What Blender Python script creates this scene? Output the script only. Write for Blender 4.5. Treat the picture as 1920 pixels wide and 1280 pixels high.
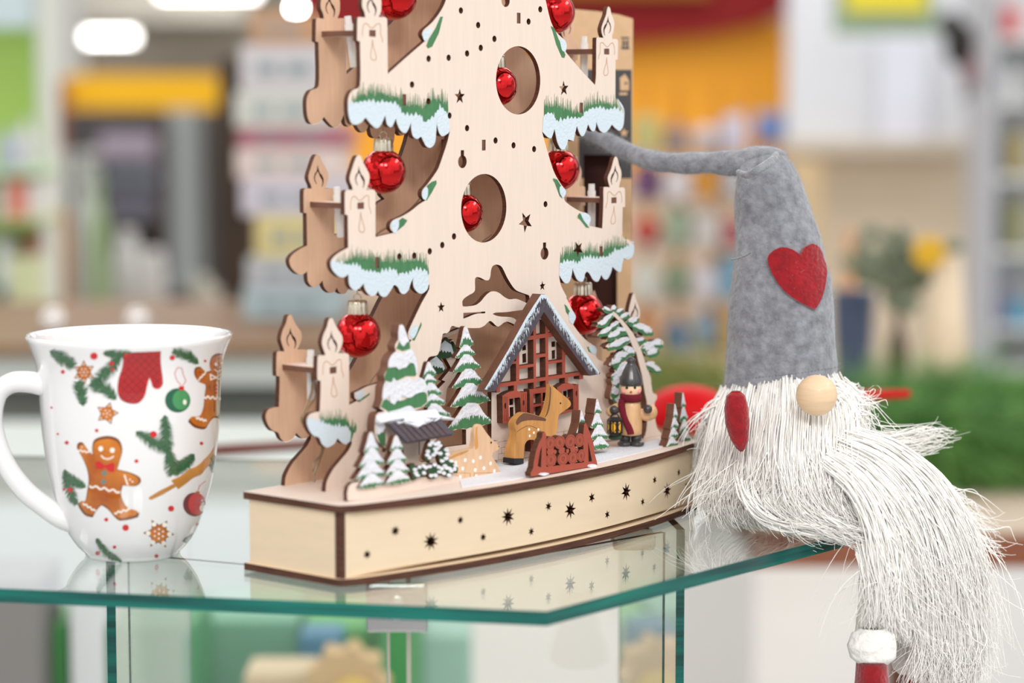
import bpy, bmesh, math, random
import numpy as np
from mathutils import Vector, Matrix
from mathutils.geometry import delaunay_2d_cdt
from mathutils.bvhtree import BVHTree
random.seed(7); rng = np.random.default_rng(7)
for _o in list(bpy.data.objects): bpy.data.objects.remove(_o)
SC = bpy.context.scene
C = SC.collection

# ---------------------------------------------------------------- camera
F = 4533.0; TH = math.atan(460 / F); HC = 0.2
cam = bpy.data.cameras.new('camera'); cam.lens = F * 36 / 1920; cam.sensor_width = 36
cam.clip_start = .05; cam.clip_end = 300
cam.dof.use_dof = True; cam.dof.focus_distance = 1.105; cam.dof.aperture_fstop = 5.2
camo = bpy.data.objects.new('camera', cam); C.objects.link(camo)
camo.location = (0, 0, HC); camo.rotation_euler = (math.pi / 2 - TH, 0, 0)
SC.camera = camo
# ---------------------------------------------------------------- world, lamps, exposure
w = bpy.data.worlds.new('shop_reflection_cells'); SC.world = w; w.use_nodes = True
nt = w.node_tree; bgn = nt.nodes['Background']
_tc = nt.nodes.new('ShaderNodeTexCoord'); _vo = nt.nodes.new('ShaderNodeTexVoronoi'); _vo.inputs['Scale'].default_value = 2.6  # invented bright and dark cells stand in for the unseen shop in reflections
_cr = nt.nodes.new('ShaderNodeValToRGB'); _cr.color_ramp.interpolation = 'CONSTANT'
for _p, _c in ((0, (.30, .27, .24, 1)), (.22, (.85, .86, .88, 1)), (.45, (.42, .38, .35, 1)), (.6, (1.0, .99, .96, 1)), (.8, (.62, .58, .55, 1))):
    _e = _cr.color_ramp.elements[0] if _p == 0 else _cr.color_ramp.elements.new(_p)
    _e.position = _p; _e.color = _c
_cr.color_ramp.elements[-1].color = (.9, .9, .9, 1)
nt.links.new(_tc.outputs['Generated'], _vo.inputs['Vector']); nt.links.new(_vo.outputs['Color'], _cr.inputs[0]); nt.links.new(_cr.outputs[0], bgn.inputs[0])
_sp = nt.nodes.new('ShaderNodeSeparateXYZ'); _mr = nt.nodes.new('ShaderNodeMapRange'); nt.links.new(_tc.outputs['Generated'], _sp.inputs[0]); nt.links.new(_sp.outputs[2], _mr.inputs[0])
_mr.inputs[1].default_value = -.5; _mr.inputs[2].default_value = .5; _mr.inputs[3].default_value = .62; _mr.inputs[4].default_value = 1.28
nt.links.new(_mr.outputs[0], bgn.inputs[1])
SC.view_settings.view_transform = 'Standard'; SC.view_settings.look = 'None'
SC.view_settings.gamma = 1; SC.view_settings.use_curve_mapping = False
SC.view_settings.exposure = 0.17

def area(name, loc, target, sx, sy, power, col=(1, 1, 1)):
    l = bpy.data.lights.new(name, 'AREA'); l.shape = 'RECTANGLE'; l.size = sx; l.size_y = sy
    l.energy = power; l.color = col
    o = bpy.data.objects.new(name, l); C.objects.link(o); o.location = loc
    o.rotation_euler = (Vector(target) - Vector(loc)).to_track_quat('-Z', 'Y').to_euler()
    return o
area('ceiling_lamp', (.50, -.9, 1.52), (0, 1.1, .1), .5, .4, 17, (1, .97, .92))
area('ceiling_lamp', (-.30, -.9, 1.52), (0, 1.1, .1), .5, .4, 12, (1, .97, .92))
area('ceiling_lamp', (2.2, 1.5, 1.9), (0, 1.2, .1), 1.2, .4, 16, (1, .99, .97))
area('ceiling_lamp', (-2.4, 1.8, 1.9), (0, 1.2, .1), 1.2, .4, 10, (1, .99, .97))
area('ceiling_lamp', (0, 6, 2.6), (0, 6.5, -1), 5, 3, 105, (1, .98, .95))

# ---------------------------------------------------------------- helpers
def ray(x, y):
    a = (640 - y) / F
    return np.array([(x - 960) / F, math.cos(TH) + a * math.sin(TH), -math.sin(TH) + a * math.cos(TH)])
def W(x, y, Y):                         # point of the place at distance Y from the camera's wall
    r = ray(x, y); p = r * (Y / r[1]); p[2] += HC
    return Vector(p)
OD = np.array([-.0694, .9743]); UD = np.array([.645, .7642]); UD = UD / np.linalg.norm(UD); VD = np.array([-UD[1], UD[0]])
ANG = math.atan2(UD[1], UD[0])
def onplane(x, y, v, s=0., u0=0.):      # -> (u, z) on the upright plane v = v + s (u - u0) of the decoration
    r = ray(x, y); n = VD - s * UD
    t = (v - s * u0 + n @ OD) / (n @ r[:2])
    p = r * t
    return ((p[:2] - OD) @ UD, p[2] + HC)
def cz(ox, oy, k):                      # enlarged-detail units -> photo units
    return lambda pts: [(ox + a / k, oy + b / k) for a, b in pts]

MATS = {}
def mat(name, col, rough=.6, metal=0., noise=0., nscale=60., stretch=(1, 1, 1), trans=0., coat=0., sheen=0., emit=0., bump=0., bscale=None, ior=1.45, col2=None):
    if name in MATS: return MATS[name]
    m = bpy.data.materials.new(name); m.use_nodes = True; n = m.node_tree.nodes; L = m.node_tree.links
    b = n['Principled BSDF']; c = tuple(col) + (1,)
    b.inputs['Base Color'].default_value = c; b.inputs['Roughness'].default_value = rough
    b.inputs['Metallic'].default_value = metal; b.inputs['Transmission Weight'].default_value = trans
    b.inputs['Coat Weight'].default_value = coat; b.inputs['IOR'].default_value = ior
    b.inputs['Sheen Weight'].default_value = sheen; b.inputs['Coat Roughness'].default_value = .05
    if emit:
        b.inputs['Emission Color'].default_value = c; b.inputs['Emission Strength'].default_value = emit
    if noise or bump:
        tc = n.new('ShaderNodeTexCoord'); mp = n.new('ShaderNodeMapping'); mp.inputs['Scale'].default_value = stretch
        L.new(tc.outputs['Object'], mp.inputs[0])
        nz = n.new('ShaderNodeTexNoise'); nz.inputs['Scale'].default_value = nscale; nz.inputs['Detail'].default_value = 6
        L.new(mp.outputs[0], nz.inputs['Vector'])
        if noise:
            cr = n.new('ShaderNodeValToRGB'); cr.color_ramp.elements[0].position = .32; cr.color_ramp.elements[1].position = .68
            d = col2 if col2 else tuple(max(0, x * (1 - noise)) for x in col)
            cr.color_ramp.elements[0].color = tuple(d) + (1,); cr.color_ramp.elements[1].color = c
            L.new(nz.outputs[0], cr.inputs[0]); L.new(cr.outputs[0], b.inputs['Base Color'])
        if bump:
            nb = n.new('ShaderNodeTexNoise'); nb.inputs['Scale'].default_value = bscale or nscale; nb.inputs['Detail'].default_value = 4
            L.new(mp.outputs[0], nb.inputs['Vector'])
            bp = n.new('ShaderNodeBump'); bp.inputs['Strength'].default_value = bump; bp.inputs['Distance'].default_value = .002
            L.new(nb.outputs[0], bp.inputs['Height']); L.new(bp.outputs[0], b.inputs['Normal'])
    MATS[name] = m
    return m
def S(r, g, b):                         # sRGB 0-255 -> linear
    return tuple(((c / 255) / 12.92 if c / 255 <= .04045 else ((c / 255 + .055) / 1.055) ** 2.4) for c in (r, g, b))

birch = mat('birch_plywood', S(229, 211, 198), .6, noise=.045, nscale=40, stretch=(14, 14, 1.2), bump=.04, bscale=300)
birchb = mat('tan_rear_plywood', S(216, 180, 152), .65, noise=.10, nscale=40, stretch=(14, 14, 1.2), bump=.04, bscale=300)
birch2 = mat('birch_plywood_horizontal_grain', S(230, 209, 180), .55, noise=.05, nscale=22, stretch=(1.5, 1.5, 10))
burnt = mat('laser_burnt_edge', S(92, 52, 34), .75, noise=.45, nscale=90, stretch=(1, 1, 14))
slotdark = mat('engraved_line', S(176, 128, 84), .8)
ply_edge = mat('plywood_edge', S(100, 62, 44), .75, noise=.5, nscale=60, stretch=(1, 1, 22), col2=S(62, 34, 24))
green = mat('green_paint', S(72, 128, 84), .6, noise=.25, nscale=600, stretch=(1, 1, .3))
dgreen = mat('dark_green_paint', S(44, 78, 48), .6, noise=.3, nscale=500)
snow = mat('snow_paint', S(208, 222, 232), .75, noise=.06, nscale=1500, bump=.3, bscale=900)
snow2 = mat('thick_snow_paint', S(226, 228, 236), .8, noise=.05, nscale=700, bump=.6, bscale=500)
roofpaint = mat('slate_roof_paint', S(80, 72, 82), .7, noise=.3, nscale=500)
brickred = mat('red_stained_wood', S(168, 78, 60), .7, noise=.14, nscale=300, stretch=(6, 6, 1))
darkslot = mat('dark_hole', S(20, 13, 10), .9)
redbauble = mat('red_mirror_glass', S(212, 4, 12), .05, metal=1., coat=.5)
silver = mat('champagne_cap_metal', S(216, 206, 186), .22, metal=1)
plastic = mat('clear_plastic', (.9, .9, .9), .12, trans=.35, ior=1.3)
wirem = mat('thin_copper_wire', S(150, 130, 105), .4, metal=.4)
deerwood = mat('deer_wood', S(210, 152, 86), .5, noise=.25, nscale=45, stretch=(10, 10, 1.5), coat=.15)
deerlight = mat('pale_deer_wood', S(226, 188, 152), .55, noise=.14, nscale=45, stretch=(10, 10, 1.5))
brownstain = mat('brown_stain', S(116, 76, 58), .6, noise=.3, nscale=160)
blackpaint = mat('black_paint', S(30, 32, 38), .35)
greypaint = mat('charcoal_gloss_paint', S(62, 60, 62), .3, coat=.3)
whitedot = mat('white_paint', S(246, 244, 238), .6)

def link(o, parent=None):
    C.objects.link(o)
    if parent is not None: o.parent = parent
    return o
def tag(o, label=None, cat=None, group=None, kind=None):
    if label: o['label'] = label
    if cat: o['category'] = cat
    if group: o['group'] = group
    if kind: o['kind'] = kind
    return o
def meshobj(name, V, Fc, mats, parent=None, mi=None, smooth=False, base=None):
    me = bpy.data.meshes.new(name)
    V = [Vector(v) for v in V]
    if base is not None: V = [v - Vector(base) for v in V]
    me.from_pydata([tuple(v) for v in V], [], Fc)
    for m in (mats if isinstance(mats, (list, tuple)) else [mats]): me.materials.append(m)
    if mi is not None: me.polygons.foreach_set('material_index', mi)
    if smooth: me.polygons.foreach_set('use_smooth', [True] * len(me.polygons))
    me.update()
    o = bpy.data.objects.new(name, me); link(o, parent)
    if base is not None and parent is None: o.location = base
    return o
def empty(name, loc, rz=0., label=None, cat=None, group=None, parent=None):
    o = bpy.data.objects.new(name, None); o.empty_display_size = .02; o.location = loc; o.rotation_euler = (0, 0, rz)
    link(o, parent); return tag(o, label, cat, group)

def inpoly(P, poly):
    x, y = P[:, 0], P[:, 1]; r = np.zeros(len(P), bool); n = len(poly); j = n - 1
    for i in range(n):
        xi, yi = poly[i]; xj, yj = poly[j]
        c = ((yi > y) != (yj > y))
        if yi != yj: r ^= c & (x < (xj - xi) * (y - yi) / (yj - yi) + xi)
        j = i
    return r
def fill(outers, holes, grid=None):     # triangulate union(outers) - union(holes)
    K = 1000.0
    vs, es = [], []
    for lp in list(outers) + list(holes):
        b = len(vs)
        q = []
        for p in lp:
            p = (p[0] * K, p[1] * K)
            if not q or abs(p[0] - q[-1][0]) + abs(p[1] - q[-1][1]) > 1e-4: q.append(p)
        if len(q) > 1 and abs(q[0][0] - q[-1][0]) + abs(q[0][1] - q[-1][1]) < 1e-4: q.pop()
        if len(q) < 3: continue
        vs += [Vector(p) for p in q]; es += [(b + i, b + (i + 1) % len(q)) for i in range(len(q))]
    if grid:
        A = np.array([(v.x, v.y) for v in vs]); g = grid * K
        gx = np.arange(A[:, 0].min() + g / 2, A[:, 0].max(), g); gy = np.arange(A[:, 1].min() + g / 2, A[:, 1].max(), g)
        if len(gx) and len(gy):
            G = np.array([(a, b) for a in gx for b in gy])
            vs += [Vector(p) for p in G]
    r = delaunay_2d_cdt(vs, es, [], 0, 1e-5)
    V = np.array([(v.x / K, v.y / K) for v in r[0]])
    T = [t for t in r[2] if len(t) == 3]
    if not T: return V, []
    Ta = np.array(T); cen = V[Ta].mean(axis=1)
    ok = np.zeros(len(T), bool)
    for o in outers: ok |= inpoly(cen, o)
    for h in holes: ok &= ~inpoly(cen, h)
    T = Ta[ok]
    a, b, c = V[T[:, 0]], V[T[:, 1]], V[T[:, 2]]
    ar = (b[:, 0] - a[:, 0]) * (c[:, 1] - a[:, 1]) - (b[:, 1] - a[:, 1]) * (c[:, 0] - a[:, 0])
    T = T[np.abs(ar) > 1e-12]; ar = ar[np.abs(ar) > 1e-12]
    T = [tuple(t) if s > 0 else (t[0], t[2], t[1]) for t, s in zip(T.tolist(), ar)]
    return V, T
def extrude2d(V, T, f0, f1):            # f0/f1 map (a,b)->3D of front and back; front faces first
    n = len(V); used = sorted({i for t in T for i in t}); idx = {k: i for i, k in enumerate(used)}; m = len(used)
    VV = [f0(*V[k]) for k in used] + [f1(*V[k]) for k in used]
    FF, MI = [], []
    ed = {}
    for t in T:
        t = [idx[i] for i in t]
        FF.append(t); MI.append(0); FF.append([t[0] + m, t[2] + m, t[1] + m]); MI.append(0)
        for i in range(3):
            e = (t[i], t[(i + 1) % 3]); ed[e] = ed.get(e, 0) + 1
    for (a, b) in ed:
        if (b, a) not in ed:
            FF.append([b, a, a + m, b + m]); MI.append(1)
    return VV, FF, MI
def plate(name, outers, v, t, mats, holes=(), parent=None, s=0., u0=0., base=None, **kw):
    """upright board of the decoration: outline in (u,z), front face at v, thickness t away from the viewer"""
    V, T = fill(outers, holes)
    vv = lambda a: v + s * (a - u0)
    VV, FF, MI = extrude2d(V, T, lambda a, b: (a, vv(a), b), lambda a, b: (a, vv(a) + t, b))
    if not isinstance(mats, (list, tuple)): mats = [mats, mats]
    return meshobj(name, VV, FF, mats, parent, MI, base=base)
def PX(pts, v, s=0., u0=0.): return [onplane(x, y, v, s, u0) for x, y in pts]
def smooth(pts, n=4):                   # closed Catmull-Rom through the points
    r = []; N = len(pts)
    P = np.array(pts, float)
    for i in range(N):
        p0, p1, p2, p3 = P[i - 1], P[i], P[(i + 1) % N], P[(i + 2) % N]
        a = p1 - p0; b = p2 - p1; c = p3 - p2
        cr1 = a @ b < .3 * np.linalg.norm(a) * np.linalg.norm(b); cr2 = b @ c < .3 * np.linalg.norm(b) * np.linalg.norm(c)
        m1 = b if cr1 else (p2 - p0) / 2; m2 = b if cr2 else (p3 - p1) / 2
        L1 = np.linalg.norm(b)
        for m in (0,):
            k1 = np.linalg.norm(m1); k2 = np.linalg.norm(m2)
            if k1 > L1: m1 = m1 / k1 * L1
            if k2 > L1: m2 = m2 / k2 * L1
        for k in range(n):
            t = k / n; h = t * t
            r.append(tuple(p1 * (2 * h * t - 3 * h + 1) + m1 * (h * t - 2 * h + t) + p2 * (-2 * h * t + 3 * h) + m2 * (h * t - h)))
    return r
def resample(line, n):
    P = np.array(line, float); d = np.r_[0, np.cumsum(np.linalg.norm(np.diff(P, axis=0), axis=1))]
    t = np.linspace(0, d[-1], n); return np.c_[np.interp(t, d, P[:, 0]), np.interp(t, d, P[:, 1])]
def jag(line, n, amp, lo=-1., direction=(0, 1)):
    """line with spikes of height amp towards direction*lo"""
    P = resample(line, n); out = []
    for i, p in enumerate(P):
        k = random.uniform(.35, 1) if i % 2 else random.uniform(0, .25)
        out.append((p[0] + direction[0] * lo * amp * k + random.uniform(-.3, .3), p[1] + direction[1] * lo * amp * k))
    return out
def ell(cx, cz_, rx, rz=None, n=24, rot=0.):
    rz = rz or rx; c, s_ = math.cos(rot), math.sin(rot)
    return [(cx + rx * math.cos(a) * c - rz * math.sin(a) * s_, cz_ + rx * math.cos(a) * s_ + rz * math.sin(a) * c) for a in [2 * math.pi * i / n for i in range(n)]]
def star(cx, cz_, R, r, k=5, rot=math.pi / 2):
    return [(cx + (R if i % 2 == 0 else r) * math.cos(rot + math.pi * i / k), cz_ + (R if i % 2 == 0 else r) * math.sin(rot + math.pi * i / k)) for i in range(2 * k)]
def ribbon(line, w, closed=False):      # thin 2D strip polygons along a line
    out = []
    P = [np.array(p, float) for p in line]
    if closed: P.append(P[0])
    for a, b in zip(P[:-1], P[1:]):
        d = b - a; L = np.linalg.norm(d)
        if L < 1e-9: continue
        nn = np.array([-d[1], d[0]]) / L * w / 2; e = d / L * w * .3
        out.append([tuple(a - e + nn), tuple(a - e - nn), tuple(b + e - nn), tuple(b + e + nn)])
    return out

def box(name, x0, x1, y0, y1, z0, z1, m, parent=None, base=None, bev=0., mi=None):
    bm = bmesh.new(); bmesh.ops.create_cube(bm, size=1)
    for v in bm.verts: v.co = Vector(((x0 + x1) / 2 + v.co.x * (x1 - x0), (y0 + y1) / 2 + v.co.y * (y1 - y0), (z0 + z1) / 2 + v.co.z * (z1 - z0)))
    if bev: bmesh.ops.bevel(bm, geom=list(bm.edges), offset=bev, segments=2, affect='EDGES', profile=.5)
    return bmobj(name, bm, m, parent, base)
def bmobj(name, bm, m, parent=None, base=None, sm=False):
    if base is not None: bmesh.ops.translate(bm, vec=-Vector(base), verts=bm.verts)
    me = bpy.data.meshes.new(name); bm.to_mesh(me); bm.free()
    for k in (m if isinstance(m, (list, tuple)) else [m]): me.materials.append(k)
    if sm: me.polygons.foreach_set('use_smooth', [True] * len(me.polygons))
    o = bpy.data.objects.new(name, me); link(o, parent)
    if base is not None and parent is None: o.location = base
    return o
def lathe_data(prof, n=48, c=(0, 0, 0), flute=None):
    V, Fc = [], []
    for i, (r, z) in enumerate(prof):
        for k in range(n):
            a = 2 * math.pi * k / n; rr = r * (1 + (flute[0] * math.cos(flute[1] * a) if flute else 0))
            V.append((c[0] + rr * math.cos(a), c[1] + rr * math.sin(a), c[2] + z))
    for i in range(len(prof) - 1):
        for k in range(n):
            k2 = (k + 1) % n; Fc.append((i * n + k, i * n + k2, (i + 1) * n + k2, (i + 1) * n + k))
    if prof[0][0] > 1e-5: pass
    return V, Fc
def lathe(name, prof, m, c=(0, 0, 0), n=48, parent=None, base=None, flute=None):
    V, Fc = lathe_data(prof, n, c, flute); return meshobj(name, V, Fc, m, parent, smooth=True, base=base)
def tube_data(path, rad, n=12, sx=1., sy=1., up=(0, 0, 1), cap=True):
    P = [Vector(p) for p in path]; V, Fc = [], []
    up = Vector(up); N = len(P)
    for i, p in enumerate(P):
        t = (P[min(i + 1, N - 1)] - P[max(i - 1, 0)]).normalized()
        a = up.cross(t)
        if a.length < 1e-4: a = Vector((1, 0, 0)).cross(t)
        a.normalize(); b = t.cross(a); r = rad[i] if hasattr(rad, '__len__') else rad
        for k in range(n):
            g = 2 * math.pi * k / n; V.append(p + a * (r * sx * math.cos(g)) + b * (r * sy * math.sin(g)))
    for i in range(N - 1):
        for k in range(n):
            k2 = (k + 1) % n; Fc.append((i * n + k, i * n + k2, (i + 1) * n + k2, (i + 1) * n + k))
    if cap:
        Fc.append(tuple(range(n))[::-1]); Fc.append(tuple((N - 1) * n + k for k in range(n)))
    return V, Fc
def tube(name, path, rad, m, n=12, parent=None, base=None, **k):
    V, Fc = tube_data(path, rad, n, **k); return meshobj(name, V, Fc, m, parent, smooth=True, base=base)
def catmull(pts, n=6):
    P = [Vector(p) for p in pts]; r = []
    for i in range(len(P) - 1):
        p0 = P[max(i - 1, 0)]; p1 = P[i]; p2 = P[i + 1]; p3 = P[min(i + 2, len(P) - 1)]
        for k in range(n):
            t = k / n; r.append(.5 * ((2 * p1) + (p2 - p0) * t + (2 * p0 - 5 * p1 + 4 * p2 - p3) * t * t + (-p0 + 3 * p1 - 3 * p2 + p3) * t ** 3))
    r.append(P[-1]); return r
def ball(name, c, r, m, parent=None, base=None, seg=32, scale=(1, 1, 1), rot=None):
    bm = bmesh.new(); bmesh.ops.create_uvsphere(bm, u_segments=seg, v_segments=seg // 2, radius=r)
    M = Matrix.Diagonal((*scale, 1))
    if rot: M = rot.to_4x4() @ M
    bmesh.ops.transform(bm, matrix=Matrix.Translation(c) @ M, verts=bm.verts)
    return bmobj(name, bm, m, parent, base, sm=True)
def strands(name, paths, r0, r1, m, parent=None, base=None, kind=None):
    """many soft hairs: paths (N,K,3) -> one mesh of tapering three-sided tubes"""
    A = np.asarray(paths, float); N, K, _ = A.shape
    if base is not None: A = A - np.array(base)
    t = np.gradient(A, axis=1); t /= np.linalg.norm(t, axis=2, keepdims=True) + 1e-12
    ref = rng.normal(size=(N, 1, 3)); a = np.cross(t, ref); a /= np.linalg.norm(a, axis=2, keepdims=True) + 1e-12
    b = np.cross(t, a); rad = (np.linspace(r0, r1, K)[None, :, None] * rng.uniform(.7, 1.3, size=(N, 1, 1)))
    V = np.stack([A + rad * (a * math.cos(g) + b * math.sin(g)) for g in (0, 2.0944, 4.1888)], axis=2).reshape(-1, 3)
    i = np.arange(N)[:, None, None] * K * 3; k = np.arange(K - 1)[None, :, None] * 3; j = np.arange(3)[None, None, :]; j2 = (j + 1) % 3
    Q = np.stack([i + k + j, i + k + j2, i + k + 3 + j2, i + k + 3 + j], axis=-1).reshape(-1, 4)
    me = bpy.data.meshes.new(name); me.vertices.add(len(V)); me.vertices.foreach_set('co', V.ravel())
    me.loops.add(Q.size); me.loops.foreach_set('vertex_index', Q.ravel().astype(np.int32))
    me.polygons.add(len(Q)); me.polygons.foreach_set('loop_start', np.arange(0, Q.size, 4, dtype=np.int32))
    me.polygons.foreach_set('use_smooth', np.ones(len(Q), bool))
    me.materials.append(m); me.update(calc_edges=True)
    o = bpy.data.objects.new(name, me); link(o, parent)
    if base is not None and parent is None: o.location = base
    return o
exec_parts = []

# ================================================================ THE WOODEN CHRISTMAS TREE
ZT = .0335; VF = .031; VB = .0555; TP = .0024
deco = empty('wooden_christmas_tree', (OD[0], OD[1], 0), ANG,
             'tall birch plywood tree decoration with a cut-out village scene on a star-pierced bow-fronted base', 'christmas decoration')
def dw(b): p = OD + UD * b[0] + VD * b[1]; return (p[0], p[1], b[2])
def dthing(name, b, label, cat, group=None): return empty(name, dw(b), ANG, label, cat, group)
def place(o, b): o.location = dw(b); o.rotation_euler = (0, 0, ANG); return o

# --- base
def bowline(inset, n=40, L=.250, sag=.0175, u0=0.):
    R = (L * L / 4 + sag * sag) / (2 * sag); out = []
    for i in range(n + 1):
        u = u0 + inset + (L - 2 * inset) * i / n
        out.append((u, -(math.sqrt((R) ** 2 - (u - L / 2) ** 2) - (R - sag)) + inset))
    return out
def slab(name, inset, z0, z1, m, back=.058):
    bl = bowline(inset); r = .004
    o = [(inset, back - inset), (inset, r + inset), (inset + .0008, inset + .0015)] + [p for p in bl[1:-1]] + [(.25 - inset - .0003, inset + .0012), (.25 - inset, back - inset)]
    V, T = fill([o], [])
    VV, FF, MI = extrude2d(V, T, lambda a, b: (a, b, z1), lambda a, b: (a, b, z0))
    return meshobj(name, VV, FF, m, deco, MI)
slab('base_top', 0, ZT - .003, ZT, [birch, ply_edge]); slab('base_bottom', 0, 0, .003, [birch2, ply_edge])
# curved front strip with star cut-outs (px positions measured on the strip)
IN = .0026
def strip_u(x, y):
    # intersect the ray with the bow (iterate on v)
    v = -.01
    for _ in range(12):
        u, z = onplane(x, y, v)
        R = (.25 * .25 / 4 + .0175 ** 2) / (2 * .0175)
        v = -(math.sqrt(R * R - (u - .125) ** 2) - (R - .0175)) + IN
    return u, z
c3 = cz(640, 860, 5.333); c4 = cz(960, 820, 5.333)
stars = [(c3([(258, 955)])[0], 8, .0022), (c3([(540, 720)])[0], 8, .0026), (c3([(895, 825)])[0], 9, .0042), (c3([(1190, 612)])[0], 8, .0021), (c3([(1418, 783)])[0], 8, .0021),
         (c3([(1667, 578)])[0], 9, .0042), (c4([(193, 940)])[0], 7, .0021), (c4([(365, 688)])[0], 7, .0024), (c4([(583, 725)])[0], 8, .0043), (c4([(798, 600)])[0], 6, .0026),
         (c4([(953, 770)])[0], 6, .0022), (c4([(1142, 543)])[0], 8, .0044), (c4([(1307, 643)])[0], 6, .0021), (c4([(1427, 425)])[0], 6, .0022), (c4([(1552, 530)])[0], 8, .0043), (c4([(1668, 350)])[0], 6, .0021), (c4([(1745, 475)])[0], 6, .0018)]
holes = []
for (p, k, R) in stars:
    u, z = strip_u(*p); holes.append(star(u, z, R, R * .42, k, math.pi / 2 + .1))
V, T = fill([[(IN, .003), (.25 - IN, .003), (.25 - IN, ZT - .003), (IN, ZT - .003)]], holes, grid=.004)
def bowv(u, ins):
    R = (.25 * .25 / 4 + .0175 ** 2) / (2 * .0175); return -(math.sqrt(R * R - (u - .125) ** 2) - (R - .0175)) + ins
VV, FF, MI = extrude2d(V, T, lambda a, b: (a, bowv(a, IN), b), lambda a, b: (a, bowv(a, IN) + .0022, b))
meshobj('base_front', VV, FF, [birch2, burnt], deco, MI)
box('base_side', .0015, .0037, IN + .0032, .0560, .003, ZT - .003, birch2, deco)
box('base_corner_edge', .0016, .0048, .0016, .0052, .003, ZT - .003, ply_edge, deco)
box('base_side', .2463, .2485, IN + .0035, .0560, .003, ZT - .003, birch2, deco)
box('base_back', .0040, .2460, .0538, .0560, .003, ZT - .003, birch2, deco)
for u in (.02, .125, .23): pass

# --- tree boards
c1 = cz(560, 0, 6.4); c2 = cz(560, 140, 6.4); c3a = cz(520, 280, 6.4); c3b = cz(520, 420, 6.4); c5 = cz(480, 580, 6.4); c6 = cz(480, 740, 6.4)
r1 = cz(980, 0, 6.4); r2 = cz(960, 180, 6.4); r3 = cz(980, 360, 6.4); r7 = cz(880, 540, 6.4)
t4L = c6([(1145, 540), (1080, 590), (1030, 575), (975, 520), (930, 590), (850, 630), (790, 590), (755, 515), (690, 490), (640, 430), (610, 350), (610, 290)])
t4Lu = c6([(640, 235), (700, 210), (765, 200)])
cd4L = c5([(775, 860), (737, 845), (740, 570), (760, 550), (830, 550), (825, 520), (800, 450), (790, 390), (810, 300), (850, 210), (870, 130), (890, 105), (920, 110), (945, 170), (990, 250), (1030, 310), (1040, 370), (1030, 430), (1000, 500), (985, 527), (1020, 524), (1095, 530), (1115, 560), (1117, 1145)])
e4L = c5([(1220, 1092), (1185, 1060), (1180, 1000), (1240, 970), (1340, 920), (1500, 870), (1610, 790)]) + [(752, 668), (764, 648), (772, 637), (767, 634.7), (765.5, 622)]
t3s = c3b([(1700, 1010), (1740, 930), (1820, 785), (1826, 715)])
t3L = c3b([(1810, 745), (1790, 790), (1740, 830), (1690, 825), (1640, 770), (1625, 700), (1632, 635), (1600, 700), (1570, 790), (1520, 838), (1475, 820), (1445, 760), (1400, 730), (1360, 790), (1310, 860), (1270, 873), (1230, 850), (1205, 795), (1180, 840), (1130, 860), (1080, 830), (1045, 770), (1035, 710), (1000, 750), (950, 790), (900, 780), (860, 720), (850, 600), (800, 635), (740, 630), (680, 580), (645, 520), (640, 450)])
t3Lu = c3b([(680, 390), (760, 330), (850, 283)])
cd3L = c3a([(845, 790), (810, 780), (810, 520), (830, 487), (905, 487), (895, 440), (870, 380), (870, 320), (900, 220), (930, 130), (960, 75), (1000, 80), (1020, 140), (1070, 230), (1105, 310), (1100, 390), (1075, 460), (1065, 487), (1150, 482), (1175, 510), (1178, 1052)])
e3L = c3a([(1300, 1022), (1400, 1000), (1360, 960), (1355, 900), (1390, 850), (1500, 800), (1600, 740), (1700, 660), (1778, 612), (1735, 560), (1740, 490), (1800, 420), (1920, 250)]) + c2([(1700, 1060), (1780, 820)])
t2L = c2([(1817, 668), (1780, 710), (1720, 738), (1685, 700), (1662, 620), (1656, 560), (1645, 700), (1630, 820), (1580, 875), (1530, 860), (1490, 790), (1465, 745), (1420, 770), (1370, 740), (1350, 660), (1345, 570), (1310, 660), (1270, 700), (1220, 670), (1180, 590), (1165, 520), (1130, 600), (1100, 630), (1060, 600), (1045, 540), (1035, 480), (1000, 570), (960, 630), (920, 640), (870, 600), (820, 540), (800, 510), (750, 570), (680, 600), (630, 580), (600, 500), (590, 400), (595, 280)])
t2Lu = c2([(640, 190), (735, 130)])
cd2L = c1([(735, 500), (700, 485), (705, 220), (722, 205), (800, 210), (790, 150), (765, 90), (760, 30), (770, -40), (800, -130), (830, -230), (860, -270), (890, -265), (910, -200), (950, -120), (985, -40), (992, 60), (985, 140), (960, 205), (1040, 207), (1062, 240), (1070, 885)])
e2L = c1([(1300, 680), (1520, 490), (1480, 420), (1500, 360), (1600, 270), (1700, 140), (1760, 20), (1800, -140)])
top = [(845, -45), (838, -60), (830, -52), (820, -62), (808, -50), (795, -62), (780, -55), (770, -75), (780, -95), (830, -130), (868, -190), (890, -260), (905, -350), (925, -262), (945, -195), (975, -140), (1015, -112), (1022, -92), (1012, -78), (1000, -88), (990, -70), (980, -82), (972, -66)]
e2R = r1([(235, -130), (275, 0), (300, 110), (340, 260), (400, 380), (500, 480), (530, 540), (515, 605), (530, 640), (700, 840), (868, 1020)])
cd2R = r1([(880, 900), (885, 460), (900, 448), (970, 455), (950, 400), (945, 340), (965, 270), (1000, 180), (1015, 100), (1030, 76), (1050, 100), (1065, 170), (1090, 230), (1100, 290), (1090, 370), (1075, 430), (1078, 467), (1130, 470), (1145, 500), (1140, 715), (1115, 715), (1112, 1180)])
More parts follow.
